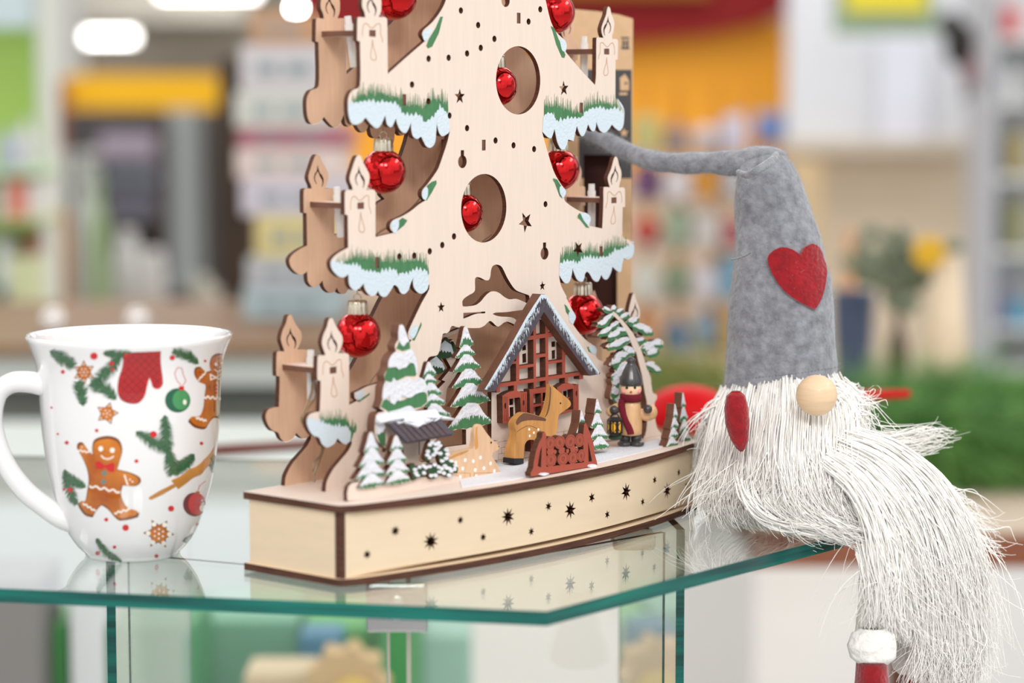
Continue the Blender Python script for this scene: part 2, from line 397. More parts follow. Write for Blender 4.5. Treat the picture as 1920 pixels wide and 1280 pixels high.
t2R = r2([(1240, 28), (1300, 80), (1340, 160), (1342, 260), (1330, 360), (1290, 415), (1240, 390), (1195, 340), (1150, 410), (1100, 440), (1050, 410), (1020, 340), (1008, 300), (1000, 380), (975, 425), (940, 400), (910, 335), (890, 400), (860, 470), (830, 480), (800, 430), (775, 355), (750, 460), (735, 540), (700, 530), (670, 520), (650, 590), (620, 640), (580, 630), (540, 550), (515, 430), (505, 390), (490, 450), (465, 505), (420, 490), (362, 428)])
e3R = r2([(380, 500), (430, 680), (500, 900), (570, 1030), (640, 1130), (645, 1170), (625, 1215)]) + r3([(510, 110), (600, 180), (700, 235), (760, 250), (810, 290), (812, 340), (800, 405), (955, 437)])
cd3R = r2([(1096, 1300), (1098, 1100), (1115, 1090), (1175, 1095), (1155, 1030), (1150, 970), (1190, 870), (1220, 760), (1240, 722), (1265, 745), (1285, 830), (1310, 900), (1310, 980), (1290, 1060), (1285, 1095), (1340, 1097), (1355, 1120), (1357, 1330), (1328, 1332)]) + r3([(1200, 532)])
t3R = r3([(1270, 570), (1325, 620), (1335, 680), (1320, 760), (1270, 805), (1210, 795), (1192, 860), (1180, 940), (1155, 960), (1110, 930), (1075, 893), (1050, 980), (1010, 1045), (970, 1040), (940, 990), (910, 1060), (880, 1075), (840, 1050), (800, 980), (770, 955), (745, 980), (730, 1050), (700, 1075), (650, 1050), (610, 960), (595, 905), (585, 990), (560, 1070), (530, 1095), (490, 1080), (436, 998)])
e4R = r3([(460, 1120), (530, 1260)]) + r7([(1160, 110), (1230, 250), (1275, 330), (1270, 370), (1245, 438), (1320, 540), (1420, 640), (1480, 680), (1530, 730), (1515, 795), (1540, 850), (1600, 880)]) + [(1150, 690), (1174, 692)]
cd4R = [(1174, 640), (1172, 638), (1172, 610), (1175, 608), (1182, 608), (1178, 592), (1180, 575), (1186, 552), (1189, 549), (1193, 562), (1199, 578), (1200, 592), (1194, 608), (1203, 608), (1206, 611), (1206, 640), (1203, 640), (1203, 690)]
t4R = [(1215, 698), (1221, 708), (1220, 722), (1212, 730), (1205, 726), (1202, 738), (1194, 745), (1186, 736), (1181, 745), (1173, 742)]
f4R = [(1180, 765), (1200, 790), (1208, 813)]
footL = c6([(835, 1148), (850, 1040), (920, 900), (1000, 800), (1100, 680), (1148, 590)])
out_px = footL + t4L + t4Lu + cd4L + e4L + t3s + t3L + t3Lu + cd3L + e3L + t2L + t2Lu + cd2L + e2L + top + e2R + cd2R + t2R + e3R + cd3R + t3R + e4R + cd4R + t4R + f4R
OUT = smooth(PX(out_px, VF), 4)
OUT = [(u, max(z, ZT)) for u, z in OUT]
OUT[0] = (OUT[0][0], ZT); uR = OUT[-1][0]
OUT.append((uR, ZT))
# holes of the front board
H = []
c9 = cz(540, 0, 4.572); c10 = cz(880, 0, 4.572); c11 = cz(840, 240, 3.556); c12 = cz(520, 240, 4)
dots = c9([(1482, 90), (1630, 215), (1535, 458), (1377, 495), (1205, 503), (1063, 725), (1203, 868), (1535, 1098), (1384, 990)]) + c10([(98, 410), (608, 80), (508, 185), (215, 333)]) + c11([(317, 83), (437, 115), (574, 140), (650, 507), (40, 722)]) + c12([(1237, 877), (1143, 924), (1027, 957), (915, 963)])
for p in dots: u, z = onplane(*p, VF); H.append(ell(u, z, .00145, n=14))
def circ_from(px, pyt, pyb, x0, x1):
    u0 = onplane(x0, (pyt + pyb) / 2, VF)[0]; u1 = onplane(x1, (pyt + pyb) / 2, VF)[0]
    z0 = onplane(px, pyb, VF)[1]; z1 = onplane(px, pyt, VF)[1]
    return ell((u0 + u1) / 2, (z0 + z1) / 2, (u1 - u0) / 2, (z1 - z0) / 2, n=64)
H.append(circ_from(971, 86.5, 214.5, 930, 1013)); H.append(circ_from(907, 326, 454.5, 864.5, 949.5))
for (x, y, R, rot) in ((862, 181, .0036, 0.), (1057, 166, .0037, .05), (985.5, 416, .0050, 3.0), (1084, 467, .0041, 3.0), (1016.8, 536, .0024, 0), (827, 576, .0026, 0)):
    u, z = onplane(x, y, VF); H.append(star(u, z, R, R * .42, 5, math.pi / 2 + rot))
for (x, y) in ((867, 303), (1021, 475), (948, 1)):
    u, z = onplane(x, y, VF); r = .0029; H.append([(u - .0011, z + r + .0022), (u - .0011, z + r - .0003)] + [(u + r * math.cos(a), z + r * math.sin(a)) for a in [math.radians(112 + 316 * i / 20) for i in range(21)]] + [(u + .0011, z + r - .0003), (u + .0011, z + r + .0022)])
slots = [(758, 187), (1090, 202), (707, 492), (1127, 471), (907, 272), (972.5, 34)]
SLOT = []
for p in slots:
    u, z = onplane(*p, VF); SLOT.append((u, z)); H.append([(u - .00125, z - .0024), (u + .00125, z - .0024), (u + .00125, z + .0024), (u - .00125, z + .0024)])
m4 = cz(780, 480, 6.4); m5 = cz(680, 580, 6.4)
hA = m4([(565, 602), (556, 570), (558, 535), (585, 502), (640, 465), (685, 440), (708, 405), (708, 275), (730, 252), (780, 262), (830, 288), (870, 287), (890, 250), (902, 160), (925, 115), (970, 101), (1020, 120), (1050, 165), (1090, 250), (1150, 350), (1200, 408), (1270, 440), (1350, 468), (1362, 490), (1362, 582), (1290, 545), (1200, 512), (1120, 517), (1060, 490), (1010, 450), (960, 425), (900, 425), (860, 450), (820, 490), (780, 540), (720, 585), (640, 600)])
hB = m4([(568, 680), (700, 674), (828, 664), (833, 676), (825, 686), (750, 688), (690, 702), (620, 732), (568, 750)])
hC = m4([(918, 692), (960, 677), (1080, 672), (1180, 658), (1325, 640), (1330, 700), (1260, 800), (1225, 788), (1180, 748), (1120, 730), (1020, 725), (950, 710)])
hD = m4([(430, 838), (500, 855), (640, 862), (760, 860), (820, 835), (850, 805), (885, 779), (915, 790), (950, 825), (985, 845), (1020, 825), (1060, 795), (1100, 787), (1150, 805), (1200, 832)]) + [(975, 615), (958, 700), (952, 730), (934, 740), (932, 800), (930, 850), (905, 852), (790, 866), (778, 850), (776, 780), (782, 720)] + m5([(790, 580), (830, 560), (890, 550), (920, 500), (940, 400), (960, 300), (985, 285), (1010, 285), (1040, 260)])
for h in (hA, hB, hC, hD): H.append(smooth(PX(h, VF), 3))
# candle details (flame slit, wax line, tab), measured on one candle and repeated
SL = {'L3': c3a([(1000, 675)])[0], 'L2': c1([(885, 400)])[0], 'L4': c5([(925, 728)])[0], 'R2': r1([(1008, 618)])[0], 'R3': r3([(1095, 98)])[0], 'R4': (1188.5, 631)}
su, sz = onplane(*SL['L3'], VF)
fl = [(a - su, b - sz) for a, b in PX(c3a([(978, 195), (988, 250), (1005, 295), (1030, 325), (1050, 370), (1048, 420), (1030, 465), (1024, 462), (1034, 420), (1030, 385), (1000, 330), (985, 285), (975, 283), (955, 320), (945, 355), (952, 395), (968, 430), (962, 434), (942, 400), (932, 355), (942, 305), (965, 275), (972, 240)]), VF)]
wax = [(a - su, b - sz) for a, b in PX(c3a([(880, 720), (880, 650), (890, 590), (915, 562), (945, 575), (970, 605), (1000, 612), (1030, 585), (1065, 553), (1095, 565), (1098, 640), (1100, 690), (1118, 730), (1122, 820)]), VF)]
drop = [(a - su, b - sz) for a, b in PX(c3a([(1000, 752), (1010, 830), (1030, 890), (1046, 950), (1040, 985), (1018, 995), (990, 985), (978, 950), (984, 890), (995, 830)]), VF)]
CND = {}
WAXR = []
for k, p in SL.items():
    u, z = onplane(*p, VF); CND[k] = (u, z); sg = 1 if k[0] == 'L' else -1
    H.append([(u + sg * a, z + b) for a, b in fl])
    H.append([(u - .0020, z - .0014), (u + .0020, z - .0014), (u + .0020, z + .0014), (u - .0020, z + .0014)])
    wl = ribbon(smooth([(u + sg * a, z + b) for a, b in wax], 2)[:-2], .0003) + ribbon(smooth([(u + sg * a, z + b) for a, b in drop], 2), .0003, True)
    WAXR.append(wl)
plate('front_panel', [OUT], VF, TP, [birch, burnt], H, deco)
Hb = [[(CND[k][0] + (1 if k[0] == 'L' else -1) * a, CND[k][1] + b) for a, b in fl] for k in CND]
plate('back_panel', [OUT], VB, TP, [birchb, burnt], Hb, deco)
for wl in WAXR: plate('engraved_wax_lines', wl, VF - .00005, .00006, slotdark, (), deco)
for k, (u, z) in CND.items():
    sg = 1 if k[0] == 'L' else -1
    ua, ub = u - .0058, u + .0062
    _V, _T = fill([[(ua, VF + TP), (ub, VF + TP), (ub, VB), (ua, VB)]], [])
    _a, _b, _c = extrude2d(_V, _T, lambda p, q: (p, q, z + .0012), lambda p, q: (p, q, z - .0012)); meshobj('candle_shelf', _a, _b, [birch, brownstain], deco, _c)
    box('shelf_tab', u - .0019, u + .0019, VF + .0001, VF + TP, z - .0012, z + .0012, [brownstain], deco)
for (u, z) in SLOT: box('spacer_bar', u - .0011, u + .0011, VF + .0003, VB, z - .0023, z + .0023, [brownstain], deco)
# painted needles and snow on the branch tips
def paint_tier(bottom, snowtop, greentop, ns, ng, nspk, greenamp):
    b = smooth(PX(bottom, VF), 4)[:-4]
    st = jag(snowtop, ns, 11); gp = jag(greentop, ng, greenamp)
    low = [(x, y + 9) for x, y in snowtop]
    body = [(x, y + greenamp * .75) for x, y in greentop]
    polys = [PX(jag(body, ng, greenamp * .5) + low[::-1], VF)]
    for i, p in enumerate(resample(body, nspk)):
        hh = random.uniform(.35, 1.3) * greenamp; ww = random.uniform(.4, 1.0)
        polys.append(PX([(p[0] - ww, p[1] + 3), (p[0] + ww, p[1] + 3), (p[0] + random.uniform(-.6, .6), p[1] - hh)], VF))
    plate('painted_needles', polys, VF - .00010, .0001, green, H, deco)
    plate('painted_snow', [b + PX(st, VF)[::-1] if b[0][0] < b[-1][0] else b[::-1] + PX(st, VF)[::-1]], VF - .00022, .0001, snow, H, deco)
paint_tier(t2L[::-1], c2([(610, 370), (700, 345), (790, 335), (900, 350), (1060, 345), (1180, 380), (1230, 470), (1330, 520), (1450, 500), (1500, 590), (1620, 520), (1700, 400), (1780, 480), (1800, 560)]), c2([(640, 270), (740, 170), (860, 160), (1000, 160), (1100, 190), (1220, 220), (1300, 300), (1400, 300), (1500, 320), (1600, 230), (1700, 230), (1790, 290)]), 58, 60, 150, 24)
paint_tier(t3L[::-1], c3b([(660, 450), (740, 480), (860, 510), (960, 520), (1040, 575), (1120, 600), (1220, 600), (1330, 580), (1420, 560), (1450, 640), (1490, 600), (1560, 620), (1620, 570), (1700, 570), (1790, 580), (1810, 640)]), c3b([(700, 450), (850, 370), (900, 330), (1100, 340), (1180, 420), (1250, 370), (1450, 370), (1600, 370), (1750, 380), (1815, 470)]), 58, 60, 150, 24)
paint_tier(t4L[::-1], c6([(630, 290), (680, 320), (750, 330), (850, 370), (960, 400), (1080, 400), (1120, 450), (1140, 500)]), c6([(760, 260), (800, 220), (920, 230), (980, 220), (1060, 220), (1120, 310), (1190, 340), (1200, 300)]), 30, 26, 55, 20)
paint_tier(t2R[::-1], r2([(375, 260), (430, 220), (490, 230), (530, 330), (600, 310), (650, 300), (740, 290), (850, 270), (870, 210), (960, 170), (1040, 160), (1150, 180), (1230, 170), (1300, 200), (1338, 240)]), r2([(385, 110), (420, 60), (520, 40), (640, 90), (760, 140), (860, 130), (900, 60), (1000, 20), (1100, 10), (1240, 50), (1310, 160)]), 52, 56, 135, 24)
paint_tier(t3R[::-1], r3([(440, 880), (500, 850), (600, 840), (640, 880), (700, 840), (760, 800), (860, 820), (940, 800), (1020, 790), (1100, 730), (1190, 700), (1250, 670), (1330, 650)]), r3([(450, 760), (520, 680), (600, 660), (740, 650), (860, 650), (960, 660), (1030, 590), (1100, 570), (1200, 570), (1290, 640)]), 50, 52, 105, 22)
# small painted knobs along the trunk edge
def knob(sn, gr):
    plate('painted_needles', [PX(gr, VF)] + [PX(q, VF) for q in [[(gr[0][0] + dx, gr[0][1] + 2), (gr[0][0] + dx + 2, gr[0][1] + 4), (gr[len(gr) // 2][0] + dx, gr[len(gr) // 2][1])] for dx in (-1, 1)]], VF - .0001, .0001, green, (), deco)
    plate('painted_snow', [smooth(PX(sn, VF), 3)], VF - .0002, .0001, snow, (), deco)
knob(c1([(1485, 410), (1510, 370), (1580, 340), (1610, 350), (1570, 420), (1535, 490), (1500, 480)]), c1([(1700, 200), (1730, 200), (1680, 400), (1600, 560), (1550, 580), (1530, 550), (1560, 470), (1640, 340)]))
knob(c3a([(1735, 540), (1745, 480), (1790, 450), (1805, 480), (1800, 560), (1775, 610), (1745, 590)]), c3a([(1790, 440), (1850, 390), (1905, 370), (1910, 410), (1850, 520), (1790, 615), (1775, 600), (1805, 500)]))
knob(c3a([(1360, 890), (1400, 850), (1455, 840), (1455, 920), (1420, 1000), (1385, 990)]), c3a([(1460, 850), (1500, 820), (1560, 850), (1520, 910), (1460, 960), (1400, 1010), (1440, 930)]))
knob(c5([(1190, 1010), (1240, 975), (1290, 970), (1295, 1020), (1250, 1080), (1210, 1070)]), c5([(1220, 1085), (1290, 1050), (1365, 1000), (1360, 1020), (1300, 1065), (1230, 1095)]))
knob(m5([(560, 280), (600, 200), (650, 190), (660, 240), (620, 330), (590, 345)]), m5([(600, 350), (650, 270), (700, 150), (705, 180), (670, 260), (620, 345)]))
knob(r1([(440, 480), (490, 470), (520, 520), (520, 590), (500, 620), (470, 600)]), r1([(340, 310), (380, 340), (430, 470), (510, 660), (500, 695), (470, 690), (400, 530)]))
knob(r2([(570, 1100), (590, 1080), (640, 1130), (640, 1180), (610, 1225), (575, 1170)]), r2([(490, 985), (540, 1000), (590, 1080), (570, 1120), (600, 1230), (570, 1200)]))
knob(r3([(690, 250), (750, 250), (805, 290), (810, 350), (780, 400), (730, 340)]), r3([(655, 290), (680, 250), (720, 290), (740, 350), (800, 430), (760, 425)]))
knob(r7([(1190, 300), (1230, 260), (1272, 335), (1265, 380), (1235, 435), (1200, 400)]), r7([(1140, 190), (1170, 220), (1210, 290), (1200, 340), (1160, 290)]))
knob(r7([(1430, 720), (1480, 680), (1525, 730), (1515, 790), (1470, 780)]), r7([(1410, 700), (1440, 710), (1450, 760), (1500, 795), (1430, 760)]))
# small lights standing in the candle shelves + wires
for k, (u, z) in CND.items():
    if k == 'R4': continue
    lean = .0 if k[0] == 'R' else random.uniform(-.3, -.1)
    if k == 'L4': lean = 0
    vv = (VF + VB) / 2 + .003; h = .0075
    V, Fc = tube_data([(u + .002 - lean * .014, vv, z - .014), (u + .002, vv, z), (u + .002 + lean * h * .5, vv, z + h * .55), (u + .002 + lean * h * .52, vv, z + h * .56), (u + .002 + lean * h, vv, z + h)], [.0018, .0019, .0020, .0016, .0015], 10)
    meshobj('candle_light', V, Fc, plastic, deco, smooth=False)
def wire(p, r=.00022, v=.044): tube('light_wire', catmull([(a, v, b) for a, b in PX(p, v)], 5), r, wirem, 6, deco)
wire([(583, 690), (585, 730), (572, 765), (566, 790), (590, 815), (608, 830), (600, 860), (590, 885), (589, 903)], .0005)
wire([(586, 690), (592, 740), (575, 770), (570, 800), (600, 820), (602, 850), (588, 870), (590, 903)], .0004)
wire([(690, 722), (706, 700), (718, 690), (735, 660)], .0003); wire([(704, 440), (722, 428), (738, 424)], .0005); wire([(770, 392), (780, 380), (787, 372)], .0004)
wire([(905, 452), (922, 440)], .0003)

# --- village: framework layers (all upright boards parallel to the tree)
def overlay(name, polys, v, m, parent, base=None, t=.0001): return plate(name, polys, v - t, t, m, (), parent, base=base)
def tier_poly(cx, yt, wl, wr, yb, sk, n=7):
    # one fir tier: sloped sides, scalloped hem
    L = (cx - wl, yb - sk * -wl * 0 + sk * wl); R = (cx + wr, yb - sk * wr)
    tw = .22
    pts = [(cx - wl * tw, yt + sk * wl * tw), (cx - wl * .55, (yt * .55 + yb * .45) + sk * wl * .4), L]
    for i in range(1, n):
        f = i / n; x = L[0] + (R[0] - L[0]) * f; y = L[1] + (R[1] - L[1]) * f + 3.0 * math.sin(math.pi * f)
        pts.append((x, y + (1.4 if i % 2 else -1.2)))
    pts += [R, (cx + wr * .55, (yt * .55 + yb * .45) - sk * wr * .4), (cx + wr * tw, yt - sk * wr * tw)]
    return pts
def scale_poly(P, k, dy=0):
    c = np.mean(P, axis=0); return [((x - c[0]) * k + c[0], (y - c[1]) * k + c[1] + dy) for x, y in P]
def fir(name, tiers, v, t, parent, base=None, sk=.15, extra=(), snowfrac=.6, wood=None, stain=burnt, clampz=True, gm=None, sm_=None, tipsnow=True):
    polys = [smooth(PX(tier_poly(*q, sk), v), 2) for q in tiers] + [PX(e, v) for e in extra]
    polys = [[(a, max(b, ZT + .00005)) for a, b in p] for p in polys]
    o = plate(name, polys, v, t, [wood or birch, stain], (), parent, base=base)
    g, s_ = [], []
    for i, q in enumerate(tiers):
        cx, yt, wl, wr, yb = q; H_ = yb - yt
        hem = [(cx - wl * .93, yb + sk * wl - 1), (cx - wl * .4, yb + sk * wl * .4 + 1.0), (cx + wr * .1, yb - sk * wr * .1 + 1.4), (cx + wr * .93, yb - sk * wr - 1)]
        mid = [(cx - wl * .86, yb + sk * wl - H_ * .22), (cx - wl * .3, yt + H_ * .46), (cx + wr * .35, yt + H_ * .44), (cx + wr * .86, yb - sk * wr - H_ * .24)]
        g.append(PX(mid + jag(hem, 13, 3.2, 1)[::-1], v))
        topl = [(cx - wl * .93, yb + sk * wl - 3), (cx - wl * .52, yt * .55 + yb * .45 + sk * wl * .4), (cx - wl * .18, yt + 1), (cx + wr * .18, yt + 1), (cx + wr * .52, yt * .55 + yb * .45 - sk * wr * .4), (cx + wr * .93, yb - sk * wr - 3)]
        low = [(cx - wl * .86, yb + sk * wl - H_ * .22), (cx - wl * .4, yt + H_ * (snowfrac - .06) + sk * wl * .4), (cx, yt + H_ * (snowfrac - .12)), (cx + wr * .4, yt + H_ * (snowfrac - .06) - sk * wr * .4), (cx + wr * .86, yb - sk * wr - H_ * .24)]
        s_.append(PX(topl + jag(low, max(11, int((wl + wr) / 2) | 1), H_ * .24, 1)[::-1], v))
    clampf = lambda L: [[(a, max(b, ZT + .0001)) for a, b in p] for p in L]
    overlay('painted_needles', clampf(g), v, gm or green, o if parent is deco else parent, base)
    overlay('painted_snow', clampf(s_), v - .0001, sm_ or snow2, o if parent is deco else parent, base)
    return o
# tall slim fir beside the house
fir('tall_fir', [(872, 613, 11, 16, 649), (873, 645, 20, 19, 667), (874, 663, 25, 28, 693), (878, 690, 31, 31, 722), (880, 717, 36, 40, 757), (884, 754, 47, 40, 799)],
    .0262, .0024, deco, extra=[[(874, 785), (889, 785), (889, 862), (874, 862)], [(834, 838), (850, 836), (905, 829), (934, 826), (934, 862), (834, 864)]])
# trees on the shaded middle layer, seen through the opening
plate('rear_fir', [smooth(PX(p, .043), 2) for p in ([(838, 632), (846, 643), (850, 655), (848, 668), (832, 672), (818, 668), (824, 652), (830, 640)], [(822, 668), (830, 678), (836, 695), (818, 702), (806, 690), (808, 672)], [(850, 640), (858, 655), (862, 668), (850, 668)])], .043, TP, [dgreen, burnt], (), deco)
overlay('painted_snow', [PX([(822, 650), (834, 638), (846, 646), (850, 660)] + jag([(850, 660), (836, 656), (822, 654)], 11, 6, 1), .043), PX([(806, 676), (818, 668), (830, 680), (834, 690)] + jag([(834, 690), (822, 686), (808, 682)], 11, 6, 1), .043)], .043, snow, deco)
plate('lattice_brace', [PX(p, .0445) for p in ([(842, 640), (850, 636), (868, 668), (852, 696), (838, 716), (828, 712), (846, 690), (834, 668)], [(820, 730), (850, 700), (862, 690), (868, 700), (838, 728), (834, 760), (826, 760)], [(800, 640), (870, 612), (870, 618), (806, 646)])], .0445, TP, [birch, burnt], (), deco)

# --- half-timbered house
hw = plate('house_wall', [PX([(921.5, 722), (921.5, 870), (1086, 838), (1086, 690), (1092, 690), (1020, 585), (1015, 582), (925, 722)], .028)], .028, TP,
           [birch, burnt], [PX(r7(q), .028) for q in ([(636, 690), (678, 680), (680, 742), (636, 750)], [(636, 790), (680, 780), (682, 888), (638, 898)], [(985, 642), (1028, 638), (1028, 702), (986, 708)], [(988, 748), (1028, 740), (1028, 846), (990, 852)])]
           + [PX(cz(880, 700, 6.4)(q), .028) for q in ([(480, 305), (525, 300), (525, 375), (480, 382)], [(484, 405), (528, 400), (530, 530), (486, 538)], [(815, 238), (858, 230), (858, 490), (818, 495)], [(880, 230), (915, 225), (915, 330), (880, 335)], [(1125, 212), (1168, 206), (1168, 290), (1128, 290)], [(1200, 185), (1245, 178), (1245, 415), (1205, 420)])], deco)
b8 = cz(880, 700, 6.4)
fr = [r7(q) for q in ([(768, 470), (800, 450), (800, 1200), (772, 1205)], [(862, 350), (915, 350), (918, 640), (862, 640)][0:0] or [(912, 380), (945, 400), (950, 1200), (915, 1205)], [(560, 810), (600, 780), (600, 1140), (562, 1150)], [(1113, 650), (1150, 690), (1152, 1070), (1115, 1075)],
      [(700, 620), (720, 575), (1040, 525), (1060, 572), (705, 625)], [(800, 798), (915, 782), (915, 822), (800, 838)], [(1148, 772), (1215, 762), (1225, 792), (1150, 806)], [(595, 935), (770, 908), (770, 942), (595, 972)], [(945, 880), (1118, 855), (1118, 885), (945, 912)], [(510, 885), (570, 872), (570, 905), (505, 912)],
      [(360, 1145), (1365, 1000), (1368, 1040), (335, 1195)], [(325, 1160), (370, 1150), (368, 1250), (325, 1255)], [(535, 1140), (575, 1135), (575, 1240), (535, 1245)], [(1320, 1010), (1365, 1000), (1365, 1090), (1322, 1095)], [(1148, 1040), (1185, 1035), (1185, 1130), (1148, 1140)], [(720, 1215), (960, 1180), (960, 1225), (722, 1260)])]
fr += [b8(q) for q in ([(397, 262), (472, 255), (478, 585), (402, 580)], [(610, 228), (692, 218), (692, 500), (622, 520)], [(400, 262), (470, 222), (535, 205), (600, 213), (650, 240), (612, 300), (600, 285), (475, 303), (440, 320)], [(400, 545), (600, 520), (560, 585), (402, 600)],
       [(725, 205), (768, 198), (772, 560), (728, 560)], [(725, 205), (960, 178), (960, 222), (725, 250)], [(860, 220), (880, 218), (885, 560), (862, 560)], [(765, 375), (940, 345), (940, 372), (765, 405)], [(735, 780), (775, 780), (775, 930), (738, 940)],
       [(1055, 165), (1112, 150), (1118, 480), (1060, 480)], [(1245, 145), (1312, 128), (1315, 432), (1250, 442)], [(1060, 165), (1120, 122), (1190, 112), (1255, 135), (1250, 180), (1110, 205)], [(1100, 455), (1312, 418), (1312, 432), (1150, 480), (1100, 485)], [(1168, 290), (1200, 286), (1200, 300), (1168, 302)])]
tf = plate('timber_frame', [PX(q, .0245) for q in fr], .0245, .0035, [brickred, burnt], [ell(*onplane(880 + x / 6.4, 700 + y / 6.4, .0245), .0006, .0014, 12) for x, y in ((433, 388), (652, 352), (1285, 240))], hw)
tf.parent = deco
bl_ = []
for yy, dx in ((0, 0), (1, 20), (2, 0), (3, 20)):
    y0 = 828 + 62 * yy * 1.15
    bl_ += ribbon(b8([(310, y0), (560, y0 - 40)]), .35)
    for k in range(3): bl_ += ribbon(b8([(345 + 110 * k + dx * 2, y0 - 6 - 18 * k), (345 + 110 * k + dx * 2, y0 + 62 - 18 * k)]), .35)
for yy in (0,):
    bl_ += ribbon(b8([(1050, 705), (1240, 678)]), .35) + ribbon(b8([(1133, 692), (1133, 740)]), .35)
plate('engraved_bricks', [PX(q, .028) for q in bl_], .0279, .0001, slotdark, (), deco)
shl = []
for x in (425, 445, 460): shl += ribbon(b8([(x - 8, 275), (x - 2, 570)]), .25)
for x in (630, 650, 672): shl += ribbon(b8([(x, 235), (x + 2, 490)]), .25)
for x in (1265, 1290): shl += ribbon(b8([(x, 145), (x + 2, 425)]), .25)
plate('engraved_shutter_lines', [PX(q, .0245) for q in shl], .0244, .0001, burnt, (), deco)
roofp = r7([(858, 72), (915, 74), (1060, 290), (1310, 650), (1572, 1020), (1555, 1035), (1445, 1052), (1180, 690), (895, 285), (720, 590), (520, 900), (310, 1240), (185, 1246), (225, 1160), (470, 750), (690, 350)])
rf = plate('house_roof', [PX(roofp, .0195)], .0195, .005, [roofpaint, brownstain], (), deco)
rs = [PX(r7([(185, 1215), (225, 1150), (470, 740), (690, 340), (860, 75), (915, 76)]) + [(p[0], p[1]) for p in jag(r7([(925, 95), (856, 105), (705, 350), (500, 700), (370, 930), (205, 1195)]), 85, 13, 1)], .0195),
      PX(r7([(915, 76), (1060, 290), (1310, 650), (1560, 1010)]) + jag(r7([(1550, 1012), (1285, 660), (1115, 425), (1020, 270), (925, 110)]), 75, 10, 1), .0195)]
for i in range(300):
    f = random.random(); side = random.random() < .55
    a, b = ((1000, 330), (1500, 1010)) if side else ((830, 200), (260, 1150))
    x = a[0] + (b[0] - a[0]) * f + random.uniform(-40, 45); y = a[1] + (b[1] - a[1]) * f + random.uniform(-25, 25)
    if side: x += 25
    hgt = random.uniform(15, 60)
    q = r7([(x, y), (x + random.uniform(3, 8), y), (x + random.uniform(4, 9), y + hgt)])
    rs.append(PX(q, .0195))
ui = PX(roofp, .0195)
rs = [rs[0], rs[1]] + [q for q in rs[2:] if inpoly(np.array(q), ui).all()]
plate('roof_snow', rs, .0194, .0002, snow, (), deco).parent = rf

# --- snowy fir with barn (left), second slim fir, front hedge of small firs
b6 = cz(640, 740, 6.4)
bigfir_out = m5([(440, 186), (480, 186), (520, 290), (560, 400), (600, 490), (625, 560), (660, 680), (655, 780), (700, 830), (760, 900), (780, 1000), (780, 1100), (700, 1180), (560, 1220)]) + b6([(640, 240), (520, 330), (530, 640), (440, 560), (400, 450), (420, 240), (520, 200), (450, 150)]) + m5([(205, 1180), (235, 1080), (245, 930), (270, 870), (258, 790), (300, 700), (310, 620), (345, 550), (400, 500), (388, 430), (430, 350), (425, 280)])
bf = plate('snowy_fir', [smooth(PX(bigfir_out, .0135), 3)], .0135, .0045, [birch, brownstain], [PX(m5([(358, 880), (385, 868), (400, 890), (385, 915), (362, 910)]), .0135), PX(m5([(590, 960), (600, 935), (635, 935), (630, 980), (600, 1000)]), .0135)], deco)
gz = [m5([(400, 470), (440, 380), (560, 380), (570, 470), (480, 500)]), m5([(300, 690), (400, 660), (500, 690), (620, 620), (650, 760), (630, 800), (520, 800), (420, 850), (330, 870), (262, 850), (262, 800)]), m5([(215, 1170), (260, 1060), (340, 1110), (480, 1090), (600, 1040), (700, 960), (770, 1020), (770, 1110), (700, 1170), (600, 1190), (440, 1190), (310, 1230), (280, 1205)]), b6([(420, 470), (520, 440), (525, 620), (470, 600)])]
overlay('painted_needles', [PX(q, .0135) for q in gz], .0135, green, bf)
sz_ = [m5([(440, 190), (480, 190), (520, 290), (555, 380), (520, 400), (490, 440), (460, 420), (430, 350), (430, 290)]),
       m5([(345, 555), (400, 510), (470, 520), (560, 480), (600, 500), (640, 600), (655, 740), (640, 770), (620, 660), (560, 640), (520, 690), (480, 700), (430, 720), (400, 690), (310, 700), (310, 630)]),
       m5([(250, 930), (280, 870), (340, 880), (370, 820), (410, 860), (480, 850), (560, 820), (600, 860), (700, 820), (760, 900), (770, 1000), (720, 990), (640, 1010), (560, 1060), (470, 1030), (450, 1100), (410, 1090), (380, 1140), (330, 1110), (320, 1030), (250, 1090), (235, 1060)]),
       b6([(415, 250), (500, 220), (700, 170), (820, 130), (900, 200), (700, 260), (520, 330), (520, 400), (440, 480), (420, 400)])]
plate('painted_snow', [smooth(PX(q, .0133), 3) for q in sz_], .0130, .0004, snow2, (), deco).parent = bf
fir('slim_fir', [(803, 679, 10, 16, 705), (803, 700, 12, 18, 720), (806, 716, 16, 24, 742), (810, 737, 18, 26, 759), (812, 755, 22, 34, 785)], .0170, .0022, deco, extra=[[(806, 780), (818, 780), (818, 868), (806, 868)]])
# barn: gable wall, timber, pitched roof with snow
plate('barn_wall', [PX(b6(q), .0150) for q in ([(525, 380), (560, 340), (640, 420), (740, 560), (740, 660), (600, 700), (530, 690)], [(940, 560), (1020, 550), (1010, 700), (940, 720)], [(740, 580), (930, 560), (930, 800), (760, 820)])], .0150, .002, [birch, burnt], (), deco)
def quad3(name, P3, m, parent, t=.0012):
    a = [Vector(p) for p in P3]; n = (a[1] - a[0]).cross(a[2] - a[0]).normalized() * t
    V = a + [p + n for p in a]; N = len(a)
    return meshobj(name, V, [list(range(N)), list(range(N, 2 * N))[::-1]] + [[i, i + N, (i + 1) % N + N, (i + 1) % N] for i in range(N)], m, parent)
def P3(x, y, v): u, z = onplane(x, y, v); return (u, v, z)
E1 = b6([(490, 300), (1110, 235), (1325, 490), (770, 590)])
br = quad3('barn_roof', [P3(*E1[0], .0135), P3(*E1[1], .0135), P3(*E1[2], .0045), P3(*E1[3], .0045)], roofpaint, deco, -.0014)
